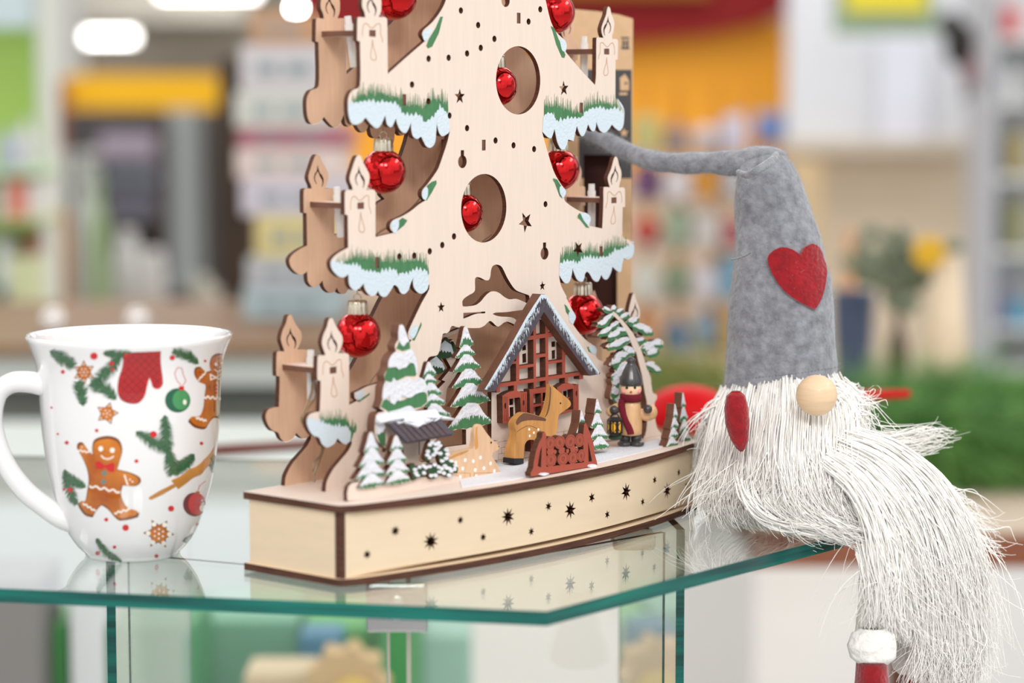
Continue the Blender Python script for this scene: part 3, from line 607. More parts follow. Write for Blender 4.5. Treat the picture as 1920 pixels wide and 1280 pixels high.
def rq(f, g): # point on barn roof, f along the ridge, g down the slope
    A, B, C2, D = [np.array(P3(*E1[0], .0135)), np.array(P3(*E1[1], .0135)), np.array(P3(*E1[2], .0045)), np.array(P3(*E1[3], .0045))]
    return (A * (1 - f) + B * f) * (1 - g) + (D * (1 - f) + C2 * f) * g
def rpoly(name, polys, off, m, parent, t=.0002):
    V, T = fill(polys, [])
    n = np.cross(rq(1, 0) - rq(0, 0), rq(0, 1) - rq(0, 0)); n /= np.linalg.norm(n); n *= 1 if n[2] > 0 else -1
    VV, FF, MI = extrude2d(V, T, lambda a, b: Vector(rq(a, b) + n * off), lambda a, b: Vector(rq(a, b) + n * (off - t)))
    return meshobj(name, VV, FF, m, parent)
rpoly('barn_roof_snow', [[(-.04, -.10), (1.02, -.10)] + [(x, y) for x, y in jag([(1.02, .12), (.8, .22), (.5, .25), (.25, .15), (-.02, .05)], 25, .3, 1)]], .0022, snow2, deco, .0012).parent = br
rpoly('barn_roof_grooves', [[(f, .3), (f + .012, .3), (f + .02, 1.0), (f, 1.0)] for f in (.1, .22, .34, .47, .6, .72, .84)], .0016, burnt, deco).parent = br
# front hedge board
hed = plate('hedge_board', [PX(b6([(75, 1275), (68, 1180), (85, 1100), (130, 1055), (200, 1040), (300, 900), (700, 900), (860, 1000), (1340, 950), (1430, 1000), (1434, 1110), (700, 1200)]), .006)], .006, .0022, [birch, burnt], (), deco)
for o in (fir('small_fir', [(695, 811, 13, 16, 846), (697, 838, 25, 25, 872), (696, 862, 31, 27, 894), (696, 886, 25, 27, 911)], .0050, .0032, deco, snowfrac=.78),
          fir('small_fir', [(742, 817, 11, 14, 843), (744, 840, 20, 20, 866), (745, 860, 24, 24, 887), (745, 880, 24, 26, 904)], .0046, .0030, deco, snowfrac=.78)): pass
bush = [b6(q) for q in ([(1010, 700), (1040, 590), (1080, 550), (1140, 580), (1190, 550), (1210, 600), (1170, 650), (1140, 660), (1150, 720), (1100, 760), (1040, 800), (1000, 760)], [(1150, 680), (1250, 620), (1275, 690), (1250, 760), (1330, 800), (1400, 880), (1390, 940), (1300, 930), (1230, 880), (1180, 800)],
        [(860, 900), (930, 860), (1000, 840), (1040, 870), (1010, 960), (900, 1000), (870, 960)], [(1030, 850), (1120, 820), (1180, 860), (1200, 940), (1130, 1000), (1060, 1000)], [(1180, 880), (1260, 870), (1340, 920), (1300, 990), (1220, 960)], [(820, 840), (880, 820), (900, 1010), (860, 1030)])]
bo = plate('snowy_bush', [smooth(PX(q, .0042), 3) for q in bush], .0042, .0022, [dgreen, burnt], (), deco)
sb = []
for q in bush[:5]:
    c = np.mean(q, axis=0)
    for p in q: sb.append(smooth(PX([(c[0] + (p[0] - c[0]) * .72 + 5.0 * math.cos(a) * random.uniform(.6, 1), c[1] + (p[1] - c[1]) * .72 - 1.5 + 4.2 * math.sin(a) * random.uniform(.6, 1)) for a in [i * .785 for i in range(8)]], .0041), 2))
plate('painted_snow', sb, .0038, .0004, snow2, (), deco).parent = bo

# --- leaning snowy pine at the right
l8 = cz(1060, 540, 8); l7 = cz(1060, 680, 7.111)
trunk = l8([(690, 380), (730, 350), (850, 470), (950, 590), (1040, 720), (1110, 870), (1150, 960), (1190, 1090), (1235, 1240)]) + l7([(1110, 100), (1150, 300), (1168, 400), (1215, 420), (1220, 480), (1190, 530), (1195, 700), (1220, 860), (1290, 940), (1380, 980), (1380, 1010), (1040, 1030), (1080, 900), (1090, 760), (1085, 520), (1060, 400), (1020, 160)]) + l8([(1090, 1080), (1060, 960), (1010, 880), (960, 740), (880, 600), (790, 480)])
V25 = .0245
clumps = [  # centre, half length, half height, angle (deg) in enlarged units of l8
    (620, 330, 60, 32, 30), (725, 310, 34, 50, 0), (810, 350, 60, 34, -35), (640, 450, 90, 34, -35), (570, 525, 90, 45, -25), (880, 430, 80, 38, -30), (1010, 500, 85, 50, -20), (730, 560, 80, 40, -35), (600, 650, 100, 42, -30),
    (1120, 590, 120, 55, 8), (1220, 640, 80, 60, 25), (840, 640, 80, 45, 10), (740, 700, 120, 50, -30), (1110, 790, 80, 42, -10), (880, 790, 90, 48, -12), (760, 850, 130, 60, -22), (1250, 880, 110, 75, -25), (1370, 830, 75, 68, 10), (1300, 960, 90, 60, -25),
    (960, 950, 90, 60, 20), (850, 1010, 110, 60, -15), (760, 1110, 90, 60, -25), (860, 1190, 110, 55, -35), (1290, 1170, 90, 55, 20), (1370, 1230, 50, 42, 20), (800, 1290, 120, 60, -35), (760, 1400, 60, 90, 10), (740, 1560, 55, 90, 8), (800, 1690, 60, 60, 5), (1040, 1500, 50, 90, 0)]
cl = []; gsn = []; ssn = []
for (x, y, a, b, d) in clumps:
    r = -math.radians(-d)
    def blob(k1, k2, dx=0, dy=0, n=14):
        o = []
        for i in range(n):
            g = 2 * math.pi * i / n; q = random.uniform(.72, 1.25) * 1.16
            X = a * k1 * q * math.cos(g); Y = b * k2 * q * math.sin(g)
            o.append((x + dx + X * math.cos(r) - Y * math.sin(r), y + dy + X * math.sin(r) + Y * math.cos(r)))
        return smooth(PX(l8(o), V25), 2)
    cl.append(blob(1.0, 1.0)); gsn.append(blob(.98, .95, 6, 14)); ssn.append(blob(.78, .62, -4, -20))
fixz = lambda L: [[(a, max(b, ZT + .0001)) for a, b in p] for p in L]
pine = plate('leaning_pine', fixz([smooth(PX(trunk, V25), 2)] + cl), V25, .0035, [birch, brownstain], (), deco)
tr = smooth(PX(trunk, V25), 2)
plate('painted_needles', fixz(gsn), V25 - .0001, .0001, green, [tr], deco).parent = pine
plate('painted_snow', fixz(ssn), V25 - .0005, .0005, snow2, [tr], deco).parent = pine
# snow covering of the base top
sp = [(860, 893), (905, 888), (930, 868), (1000, 866), (1060, 855), (1120, 846), (1200, 832), (1250, 822), (1295, 820), (1297, 823), (1200, 849), (1119, 869), (1035, 885), (960, 900), (866, 914)]
def onz(x, y, z):
    r = ray(x, y); t = (z - HC) / r[2]; p = r * t; q = p[:2] - OD; return (q @ UD, q @ VD)
V, T = fill([[onz(*p, ZT) for p in sp]], [])
VV, FF, MI = extrude2d(V, T, lambda a, b: (a, b, ZT + .0004), lambda a, b: (a, b, ZT))
meshobj('ground_snow', VV, FF, snow2, deco, MI and [0] * len(MI))

# ================================================================ FIGURES STANDING ON THE BASE
def solid(name, outline_px, v, t, m, parent, base, holes=(), bev=.0006, px=True, mats2=None):
    """carved piece: outline board with rounded rims"""
    P = smooth(PX(outline_px, v), 3)
    P = [(a, max(b, ZT + .0003)) for a, b in P]
    V, T = fill([P], [PX(h, v) for h in holes])
    z0_ = min(p[1] for p in P); hz_ = max(.016, max(p[1] for p in P) - z0_) if 'body' in name else 1.
    tp_ = lambda b: t * (1 - .72 * min(1, (b - z0_) / hz_)) if 'body' in name else t
    VV, FF, MI = extrude2d(V, T, lambda a, b: (a, v, b), lambda a, b: (a, v + tp_(b), b))
    o = meshobj(name, VV, FF, m if isinstance(m, (list, tuple)) else [m, m], parent, MI, base=base)
    if bev:
        md = o.modifiers.new('rounded_rim', 'BEVEL'); md.width = bev; md.segments = 3; md.limit_method = 'ANGLE'; md.angle_limit = math.radians(50)
    return o
def discs(name, pts, r, v, m, parent, base, t=.0001):
    return plate(name, [ell(*onplane(x, y, v), r, r, 12) for x, y in pts], v - t, t, m, (), parent, base=base)
# standing deer
bd = (.136, .018, ZT + .0004)
deer = dthing('deer_figure', bd, 'carved wooden deer standing upright in front of the timbered house, dark hoof and brown back', 'figurine')
VD_ = .0150
solid('body', b8([(965, 128), (1000, 150), (1080, 220), (1180, 300), (1216, 345), (1214, 388), (1150, 440), (1085, 488), (1064, 540), (1062, 620), (1048, 700), (1032, 760), (1026, 850), (1020, 980), (1016, 1020), (940, 1024), (932, 920), (920, 850), (880, 806), (760, 795), (705, 800), (668, 850), (656, 930), (652, 1020), (538, 1022), (535, 900), (558, 800), (562, 700), (546, 640), (545, 590), (580, 530), (645, 472), (700, 470), (800, 498), (893, 525), (925, 480), (945, 400), (960, 300), (962, 210)]), VD_, .0062, deerwood, deer, bd)
solid('hoof', b8([(540, 1020), (652, 1018), (652, 1078), (600, 1086), (535, 1084)]), VD_ - .0003, .0066, blackpaint, deer, bd, bev=.0006)
solid('hoof', b8([(938, 1020), (1018, 1018), (1018, 1070), (980, 1078), (932, 1074)]), VD_ - .0003, .0066, blackpaint, deer, bd, bev=.0006)
overlay('brown_back', [smooth(PX(b8(q), VD_), 2) for q in ([(556, 590), (580, 535), (645, 478), (700, 476), (800, 504), (890, 530), (920, 545), (915, 570), (800, 560), (700, 560), (620, 580), (575, 620)], [(965, 150), (978, 180), (975, 300), (960, 420), (930, 500), (900, 530), (925, 480), (945, 400), (962, 300)])], VD_, brownstain, deer, bd)
overlay('burnt_seam', [PX(q, VD_) for q in ribbon(smooth(b8([(572, 700), (620, 665), (690, 630), (750, 632), (810, 660), (850, 690)]), 2)[:-3], .5)], VD_, burnt, deer, bd)
discs('eye', b8([(1093, 357)]), .00048, VD_, blackpaint, deer, bd)
for p in b8([(718, 670), (827, 672), (774, 710), (724, 748)]): discs('white_spot', [p], .00062, VD_, whitedot, deer, bd)
# lying deer
bl2 = (.075, .0095, ZT + .0004)
d2 = dthing('deer_figure', bl2, 'pale carved deer lying down with white spots, beside the snowy bush and barn', 'figurine')
VL = .0086
solid('body', b6([(1640, 352), (1680, 362), (1740, 450), (1800, 525), (1880, 600), (1904, 628), (1880, 662), (1825, 690), (1806, 740), (1850, 800), (1890, 880), (1920, 950), (1924, 1012), (1860, 1020), (1400, 1024), (1330, 1010), (1320, 930), (1280, 850), (1255, 792), (1290, 750), (1400, 690), (1540, 655), (1588, 640), (1602, 560), (1596, 450), (1612, 380)]), VL, .0055, deerlight, d2, bl2)
overlay('brown_back', [smooth(PX(b6(q), VL), 2) for q in ([(1268, 785), (1300, 750), (1400, 694), (1540, 660), (1480, 700), (1380, 740)], [(1612, 390), (1632, 380), (1630, 480), (1640, 620), (1610, 660), (1600, 600)])], VL, deerwood, d2, bl2)
discs('eye', b6([(1797, 572)]), .0005, VL, blackpaint, d2, bl2); discs('nose', b6([(1890, 620)]), .0003, VL, blackpaint, d2, bl2)
overlay('folded_leg', [PX(q, VL) for q in ribbon(b6([(1345, 932), (1545, 940), (1550, 1005)]), .4) + ribbon(b6([(1590, 1000), (1592, 940), (1800, 932)]), .4)], VL, slotdark, d2, bl2)
for p in b6([(1485, 783), (1582, 795), (1668, 752), (1455, 884), (1606, 902), (1710, 880), (1790, 822), (1835, 912), (1425, 985), (1618, 978), (1752, 982), (1857, 968), (1372, 812)]): discs('white_spot', [p], .00085, VL, whitedot, d2, bl2)
# red log sledge
bs = (.126, -.0115, ZT + .0004); VSL = -.0126
sl = dthing('log_sledge', bs, 'rust-red wooden sledge rack stacked with round log ends at the front rim', 'sledge')
def pc(x, y, rx, ry):
    rx *= 1.08; ry *= 1.08
    a, b = onplane(*b8([(x, y)])[0], VSL); a1 = onplane(*b8([(x + rx, y)])[0], VSL)[0]; b1 = onplane(*b8([(x, y - ry)])[0], VSL)[1]
    return ell(a, b, a1 - a, b1 - b, 26)
cir = [(975, 835, 56, 74), (1086, 825, 58, 74), (1213, 815, 58, 78), (1325, 800, 52, 76), (980, 1038, 62, 72), (1125, 1022, 62, 72), (1245, 1008, 56, 72), (1345, 985, 44, 70), (1030, 940, 16, 26), (1180, 930, 16, 26), (1290, 915, 14, 24), (975, 935, 40, 40), (1110, 925, 34, 40), (1245, 908, 30, 40)]
frp = [b8([(740, 1235), (735, 1195), (765, 1150), (775, 1050), (800, 930), (840, 820), (872, 770), (878, 715), (905, 698), (922, 740), (925, 1130), (860, 1150), (870, 870), (850, 930), (820, 1110), (900, 1140), (900, 1215)]),
       b8([(760, 1140), (1500, 1050), (1535, 1075), (1535, 1112), (1400, 1130), (760, 1236), (738, 1225)]), b8([(1365, 740), (1378, 612), (1398, 590), (1425, 650), (1450, 720), (1490, 840), (1505, 970), (1532, 1060), (1530, 1085), (1470, 1090), (1470, 1030), (1425, 820), (1432, 1080), (1375, 1090)])]
polys = [pc(*c) for c in cir] + [[(a, max(b, ZT + .0003)) for a, b in PX(q, VSL)] for q in frp]
plate('sledge_frame', polys, VSL, .0032, [brickred, burnt], (), sl, base=bs)
for i, c in enumerate(cir[:8]):
    ring = ribbon(pc(c[0], c[1], c[2] * .78, c[3] * .78), .00012, True)
    a, b = onplane(*b8([(c[0], c[1])])[0], VSL)
    if i == 5: g = [(0, -.0011), (.0010, .0002), (.0006, .0009), (0, .0004), (-.0006, .0009), (-.0010, .0002)]; ring += ribbon([(a + x, b + y) for x, y in g], .00014, True)
    else: ring += ribbon([(a + .0009 * k / 14 * math.cos(k * .8 + i), b + .0013 * k / 14 * math.sin(k * .8 + i)) for k in range(15)], .00014)
    plate('log_end_engraving', ring, VSL - .00006, .00007, burnt, (), sl, base=bs)
plate('snow_clump', [smooth(PX(b8(q), VSL - .0012), 3) for q in ([(1440, 1110), (1455, 1095), (1500, 1088), (1535, 1100), (1530, 1118), (1450, 1130)],)], VSL - .0012, .002, snow2, (), sl, base=bs)
plate('snow_clump', [smooth(PX(b8(q), VSL - .0012), 3) for q in ([(850, 1215), (880, 1195), (945, 1192), (960, 1205), (900, 1228)],)], VSL - .0012, .002, snow2, (), sl, base=bs)
# loose small firs, each sawn from a thick board
def loosefir(tiers, v, base, label, t=.0060, sk=.05):
    e = dthing('small_snowy_fir', base, label, 'miniature tree', 'thick-sawn little firs on the base')
    fir('tree_board', tiers, v, t, e, base=base, sk=sk, stain=brownstain, snowfrac=.72); return e
loosefir([(1119, 748, 5, 9, 774), (1119, 773, 12, 13, 800), (1123, 795, 18, 18, 822), (1124, 817, 20, 20, 839)], .0075, (.182, .0075, ZT + .0002), 'small snowy fir left of the figure with the lantern, taller than its neighbour', t=.0055)
loosefir([(1089, 769, 3, 8, 793), (1089, 791, 10, 11, 815), (1092, 812, 15, 14, 842)], .0105, (.170, .0105, ZT + .0002), 'small snowy fir half hidden behind the red log sledge', t=.005)
loosefir([(1265, 757, 3, 6, 783), (1264, 781, 7, 9, 802), (1262, 800, 9, 11, 820), (1259, 817, 11, 13, 837)], -.0012, (.2185, -.0012, ZT + .0002), 'lower of the paired snowy firs at the right end of the base', t=.0046, sk=.25)
loosefir([(1280, 736, 3, 6, 763), (1281, 761, 7, 9, 788), (1283, 785, 10, 9, 808), (1284, 803, 9, 12, 828)], .0036, (.2300, .0036, ZT + .0002), 'taller of the paired snowy firs at the right end of the base', t=.0046, sk=.25)

# wooden person figurine with lantern (local metres, front towards the camera)
kf = 1.142 / F
fx = onz(1183, 838, ZT); fo = OD + UD * fx[0] + VD * fx[1]
fig = empty('child_figurine', (fo[0], fo[1] + .003, ZT + .0004), 0., 'turned wooden person in dark pointed cap and wine-red scarf holding a black lantern', 'figurine')
coat = mat('pale_coat_wood', S(222, 178, 132), .45, noise=.12, nscale=120, stretch=(5, 5, 1), coat=.2)
skin = mat('painted_face_wood', S(238, 204, 166), .45)
scarfm = mat('wine_felt', S(116, 16, 38), .9, noise=.3, nscale=900)
pink = mat('pink_cheek_paint', S(238, 150, 150), .6); lipred = mat('red_mouth_paint', S(206, 44, 30), .5); amber = mat('amber_pane', S(232, 172, 30), .5)
def K(n): return n * kf
def fl_(name, prof, m, c=(0, 0, 0), n=40): return lathe(name, [(K(a), K(b)) for a, b in prof], m, tuple(K(q) for q in c), n, fig)
fl_('coat', [(.1, 20), (16, 20), (20.5, 22), (21.5, 32), (21.8, 48), (21, 62), (18.5, 76), (15, 88), (.1, 92)], coat)
for sx in (-1, 1):
    fl_('boot', [(.1, 8), (10, 8), (10.2, 14), (9.8, 21), (.1, 22)], greypaint, (sx * 10.5, 0, 0), 24)
    ball('shoe', (K(sx * 12), K(-7), K(4.5)), K(13), greypaint, fig, seg=24, scale=(1.06, 1.25, .5))
ball('head', (0, 0, K(108)), K(20), skin, fig, scale=(1, 1, .93))
fl_('cap', [(19.0, 115), (21.5, 116), (22.0, 121), (21, 127), (19.2, 131), (17, 138), (13, 147), (9.5, 154), (7, 158), (8.5, 161), (8, 165), (4, 168), (.1, 168.5)], greypaint)
for sx in (-1, 1): ball('eye', (K(sx * 7.6 - 1), K(-18.6), K(112.5)), K(2.6), blackpaint, fig, seg=16)
for sx in (-1, 1): ball('cheek', (K(sx * 14), K(-13.7), K(105)), K(4.6), pink, fig, seg=16, scale=(1, .55, .9))
ball('mouth', (K(-.8), K(-19.6), K(104.4)), K(2.3), lipred, fig, seg=16)
V, Fc = lathe_data([(K(a), K(b)) for a, b in [(17.0, 84), (20.5, 85), (21.2, 92), (20.5, 98), (16.5, 99.5)]], 40); sc_ = meshobj('scarf', V, Fc, scarfm, fig, smooth=True)
def sheetpath(name, P, wdt, t, m, parent):
    V, Fc = tube_data(catmull([Vector([K(q) for q in p]) for p in P], 4), K(wdt), 8, sx=1, sy=t, up=(0, 1, 0)); return meshobj(name, V, Fc, m, parent, smooth=True)
sheetpath('scarf_tail', [(-17, -14, 90), (-18, -15, 76), (-13, -18.5, 58), (-7, -21.5, 42), (-2, -22, 30), (-1, -22, 24)], 6.5, .28, scarfm, fig)
sheetpath('scarf_tail', [(18, 8, 60), (22, 8, 50), (24, 8, 42)], 5, .3, scarfm, fig)
def arm(P, R, m, name='arm'): tube(name, catmull([Vector([K(q) for q in p]) for p in P], 5), [K(r) for r in np.interp(np.linspace(0, 1, (len(P) - 1) * 5 + 1), np.linspace(0, 1, len(R)), R)], m, 20, fig)
arm([(-14, 0, 74), (-26, -2, 72), (-36, -6, 66), (-39, -14, 66), (-36, -22, 68)], [7, 9.5, 10, 9, 8], coat)
arm([(14, 0, 64), (28, -2, 58), (37, -4, 62), (37, -10, 68), (33, -16, 70)], [8, 11, 13, 12, 9.5], coat)
ball('mitten', (K(-33), K(-24), K(71)), K(8.6), greypaint, fig, seg=24); ball('mitten', (K(31), K(-20), K(72)), K(8.6), greypaint, fig, seg=24)
lb = bmesh.new(); bmesh.ops.create_cone(lb, cap_ends=True, segments=6, radius1=K(15), radius2=K(15), depth=K(34))
bmesh.ops.transform(lb, matrix=Matrix.Translation((K(-31.5), K(-27), K(40))) @ Matrix.Rotation(math.radians(18), 4, 'Z'), verts=lb.verts)
bmesh.ops.bevel(lb, geom=[e for e in lb.edges if abs((e.verts[0].co - e.verts[1].co).z) < 1e-6], offset=K(4.5), segments=1, affect='EDGES')
lant = bmobj('lantern', lb, blackpaint, fig)
tube('lantern_handle', catmull([(K(-40), K(-27), K(56)), (K(-36), K(-27), K(62)), (K(-31), K(-27), K(64)), (K(-26), K(-27), K(62)), (K(-23), K(-27), K(56))], 4), K(1.2), blackpaint, 8, lant)
# lantern pane: sits on the facet turned to the viewer
def lpane(ang, wdt, off):
    a = math.radians(ang); n = Vector((math.cos(a), math.sin(a), 0)); s_ = Vector((-n.y, n.x, 0)); c = Vector((K(-31.5), K(-27), K(40))) + n * K(15 * .866 + off)
    P = [c + s_ * K(sx * wdt) + Vector((0, 0, K(sz2 * 10))) for sx, sz2 in ((-1, -1), (1, -1), (1, 1), (-1, 1))]
    P += [p - n * K(.6) for p in P]
    meshobj('lantern_window', P, [(0, 1, 2, 3), (7, 6, 5, 4), (0, 4, 5, 1), (1, 5, 6, 2), (2, 6, 7, 3), (3, 7, 4, 0)], amber, lant)
    if wdt > 5:
        for sx in (-1, 1): tube('lantern_bar', [c + n * K(.3) + s_ * K(sx * wdt) + Vector((0, 0, K(-10))), c + n * K(.3) - s_ * K(sx * wdt) + Vector((0, 0, K(10)))], K(.7), blackpaint, 6, lant)
lpane(-90 + 18 - 0, 7, .3); lpane(-150 + 18, 5.5, .3)
ball('pine_sprig', (K(-31), K(-22), K(19)), K(13), dgreen, fig, seg=16, scale=(1, .5, .45))

# ================================================================ RED BAUBLES
BR = []
def bauble(cx, cy, r, where, v=.043, capdir=0):
    u, z = onplane(cx, cy, v); p = dw((u, v, z)); R = r * p[1] / F
    e = empty('red_bauble', p, 0., 'shiny red glass bauble ' + where, 'bauble', 'red baubles hanging in the plywood tree')
    ball('glass_ball', (0, 0, 0), R, redbauble, e, seg=64)
    lathe('cap', [(R * .42, R * .86), (R * .43, R * .95), (R * .41, R * 1.2), (R * .40, R * 1.42), (R * .36, R * 1.48), (.0001, R * 1.50)], silver, (0, 0, 0), 64, e, flute=(.055, 10))
    tor = [(R * .16 * math.cos(a), 0, R * 1.60 + R * .16 * math.sin(a)) for a in [2 * math.pi * i / 14 for i in range(15)]]
    tube('ring', tor, R * .03, silver, 6, e)
    tube('hanging_thread', [(0, 0, R * 1.74), (0, 0, R * 1.74 + .010)], .0002, wirem, 6, e)
bauble(719, 321, 42, 'at the left of the middle row, beside the front candle')
bauble(670.5, 627, 43.5, 'lowest on the left, above the snowy fir')
bauble(739, -6, 43, 'at the top left, cut by the picture edge')
bauble(932, 161, 38, 'behind the upper round opening of the trunk')
bauble(868, 399, 38, 'behind the lower round opening of the trunk')
bauble(1048, 318, 39, 'at the right of the trunk below the upper branch')
bauble(1039, 24, 39, 'at the top right beside the trunk, cut by the picture edge')
bauble(1093, 588, 40, 'lowest on the right, above the house roof and leaning pine')

# ================================================================ GLASS DISPLAY SHELF
def glassmat(name, tint, rough=0.):
    m = mat(name, tint, rough, trans=1., ior=1.5); return m
gl = glassmat('clear_shelf_glass', (.93, .985, .965))
edge = mat('teal_glass_edge', S(0, 112, 100), .12, noise=.55, nscale=14, stretch=(1, 1, 30), coat=.15, col2=S(0, 62, 62))
edgep = mat('pale_glass_edge', S(214, 214, 196), .25, coat=.3)
GP = [(-.34, .9985), (.01353, .9279), (.1530, 1.0950), (.0930, 1.302), (-.42, 1.352), (-.50, 1.17)]
GT = .0058
n = len(GP)
stand = empty('glass_display_stand', (0, 1.1, 0), 0., 'clear glass display stand with polished teal edges carrying the mug, plywood tree and gnome', 'display stand')
def onstand(o): o.parent = stand; o.location = (0, -1.1, 0); return o
onstand(meshobj('shelf_top', [(x, y, 0) for x, y in GP] + [(x, y, -GT) for x, y in GP], [list(range(n)), list(range(n, 2 * n))[::-1]] + [[i, i + n, (i + 1) % n + n, (i + 1) % n] for i in range(n)], [gl, edge], None, [0, 0] + [1] * n))
def pane(a, b, z0=-.42, z1=-GT, t=.0040, e=1):
    a = Vector((*a, 0)); b = Vector((*b, 0)); d = (b - a).normalized(); nn = Vector((-d.y, d.x, 0)) * t / 2
    P = [a + nn, a - nn, b - nn, b + nn]
    V = [(p.x, p.y, z1) for p in P] + [(p.x, p.y, z0) for p in P]
    return onstand(meshobj('upright_pane', V, [(0, 1, 2, 3), (7, 6, 5, 4), (0, 4, 5, 1), (1, 5, 6, 2), (2, 6, 7, 3), (3, 7, 4, 0)], [gl, edge, edgep], None, [1, 1, e, 0, 1, 0]))
pane((-.1778, 1.055), (-.1743, 1.28)); pane((.0786, 1.112), (.0590, 1.29)); pane((-.0520, 1.000), (-.1690, 1.052), t=.003, e=2); pane((-.0435, 1.000), (.0700, 1.106), t=.003, e=2)
chrome = mat('chrome', (.5, .51, .52), .15, metal=1)
cp = box('chrome_clamp', -.0604, -.0352, .986, .989, -.0216, -GT, chrome, None, bev=.0012); onstand(cp)
sc1 = ball('clamp_screw', (-.0478, .9858, -.0136), .0035, chrome, cp, seg=20, scale=(1, .4, 1))
acr = mat('clear_acrylic', (.85, .86, .80), .1, trans=.7, ior=1.3)
onstand(box('clear_clamp', .046, .066, 1.111, 1.119, -.0156, -GT, acr, None, bev=.002))
# base under the panes, resting on the shop floor
wb = mat('white_laminate', S(206, 210, 206), .4)
onstand(box('plinth', -.34, .10, .985, 1.30, -1.0, -.42, wb, None, bev=.004))

# ================================================================ MUG
MX, MY = -.1665, 1.047
mug = empty('christmas_mug', (MX, MY, 0), 0., 'white porcelain mug printed with gingerbread men, fir twigs and baubles', 'mug')
porc = mat('white_porcelain', S(238, 238, 240), .08, coat=.7, ior=1.5)
def zc(y): return W(262, y, MY)[2]
s_ = MY / F
pts_ = [(640, 193), (648, 190), (660, 184.5), (680, 177.5), (700, 173), (730, 170), (760, 169), (820, 165.5), (880, 158.5), (920, 150), (950, 141), (980, 132), (1006, 121), (1020, 112), (1032, 103), (1041, 93)]
zs = [(r * s_, zc(y)) for y, r in pts_]; ztop = zs[0][1]; zbot = zs[-1][1]
sc = lambda z: z - zbot + .0022
outer = [(r, sc(z)) for r, z in zs][::-1]
outer = [(.019, .0), (.0205, .0004), (.0210, .0016)] + outer
H_ = outer[-1][1]
inner = [(r - .0026, z) for r, z in outer[4:-1]][::-1]
prof = [(.0001, .0014), (.0185, .0012)] + outer + [(outer[-1][0] - .0006, H_ + .0007), (outer[-1][0] - .0018, H_ + .0004)] + inner + [(.015, inner[-1][1] + .0005), (.0001, inner[-1][1])]
body = lathe('mug_body', prof, porc, (0, 0, 0), 128, mug)
MV, MF = lathe_data(outer, 160, (MX, MY, 0)); mbvh = BVHTree.FromPolygons([Vector(v) for v in MV], MF)
def hit(bvh, x, y):
    r = Vector(ray(x, y)).normalized(); h = bvh.ray_cast(Vector((0, 0, HC)), r)
    return h
def decal(name, polys, m, off, bvh, parent, base, grid=8, holes=(), t=.00006):
    V, T = fill(polys, holes, None)
    V, T = fill([[(x / 1000, y / 1000) for x, y in p] for p in polys], [[(x / 1000, y / 1000) for x, y in p] for p in holes], grid / 1000)
    V = V * 1000; pts = []; ok = []
    for x, y in V:
        h = hit(bvh, x, y)
        if h[0] is None: pts.append(None); continue
        nrm = h[1] if h[1].dot(Vector(ray(x, y))) < 0 else -h[1]
        pts.append((h[0] + nrm * off, h[0] + nrm * (off - t)))
    T = [tt for tt in T if all(pts[i] is not None for i in tt)]
    idx = {}; A = []; B = []
    for tt in T:
        for i in tt:
            if i not in idx: idx[i] = len(A); A.append(pts[i][0]); B.append(pts[i][1])
    if not A: return None
    nA = len(A); FF = []; ed = set()
    for tt in T:
        q = [idx[i] for i in tt]; FF.append(q[::-1]); FF.append([i + nA for i in q])
        for i in range(3): ed.add((q[i], q[(i + 1) % 3]))
    for a, b in ed:
        if (b, a) not in ed: FF.append([a, b, b + nA, a + nA])
    return meshobj(name, A + B, FF, m, parent, base=base)
mg = cz(0, 600, 2.4625)
MB_ = Vector((MX, MY, 0))
ginger = mat('gingerbread_print', S(214, 128, 34), .12, noise=.5, nscale=70, coat=.6, col2=S(172, 84, 18)); gingd = mat('dark_gingerbread_print', S(120, 62, 26), .12, coat=.6)
icing = mat('white_icing_print', S(250, 244, 234), .15, coat=.6); pred = mat('red_print', S(206, 30, 34), .12, coat=.6); pdred = mat('dark_red_print', S(110, 12, 22), .12, coat=.6)
pgreen = mat('fir_green_print', S(66, 112, 76), .12, noise=.45, nscale=900, coat=.6); pball = mat('green_ball_print', S(70, 150, 92), .1, coat=.6); pgrey = mat('button_grey_print', S(120, 130, 118), .1, coat=.6)
def D(name, polys, m, lay, grid=9, par=None, holes=()): return decal(name, [mg(q) for q in polys], m, .00005 + lay * .00005, mbvh, par or mug, MB_, grid, [mg(q) for q in holes])
def sm(p, n=3): return smooth(p, n)
def child(p, o):
    o.parent = p; o.location = (0, 0, 0); return o
def gman(out, face, extras):
    b = D('gingerbread_man_print', [sm(scale_poly(out, 1.03))], gingd, 1); D('gingerbread_man_fill', [sm(scale_poly(out, .965))], ginger, 2)
    for kind, P in extras: D('icing_detail', P, kind, 3, 20)
g1 = [(495, 540), (545, 555), (563, 600), (552, 650), (540, 690), (600, 705), (640, 725), (645, 748), (620, 765), (565, 762), (556, 800), (575, 850), (600, 872), (640, 885), (630, 905), (555, 920), (530, 905), (500, 870), (470, 850), (450, 870), (430, 905), (395, 895), (366, 855), (368, 838), (395, 835), (405, 790), (412, 740), (405, 690), (385, 640), (360, 595), (365, 572), (385, 570), (410, 605), (430, 625), (428, 590), (440, 555)]
def wav(a, b, amp, nw, wd, n=30):
    L = [(a[0] + (b[0] - a[0]) * i / n, a[1] + (b[1] - a[1]) * i / n + amp * math.sin(i / n * nw * 2 * math.pi)) for i in range(n + 1)]
    return ribbon(L, wd)
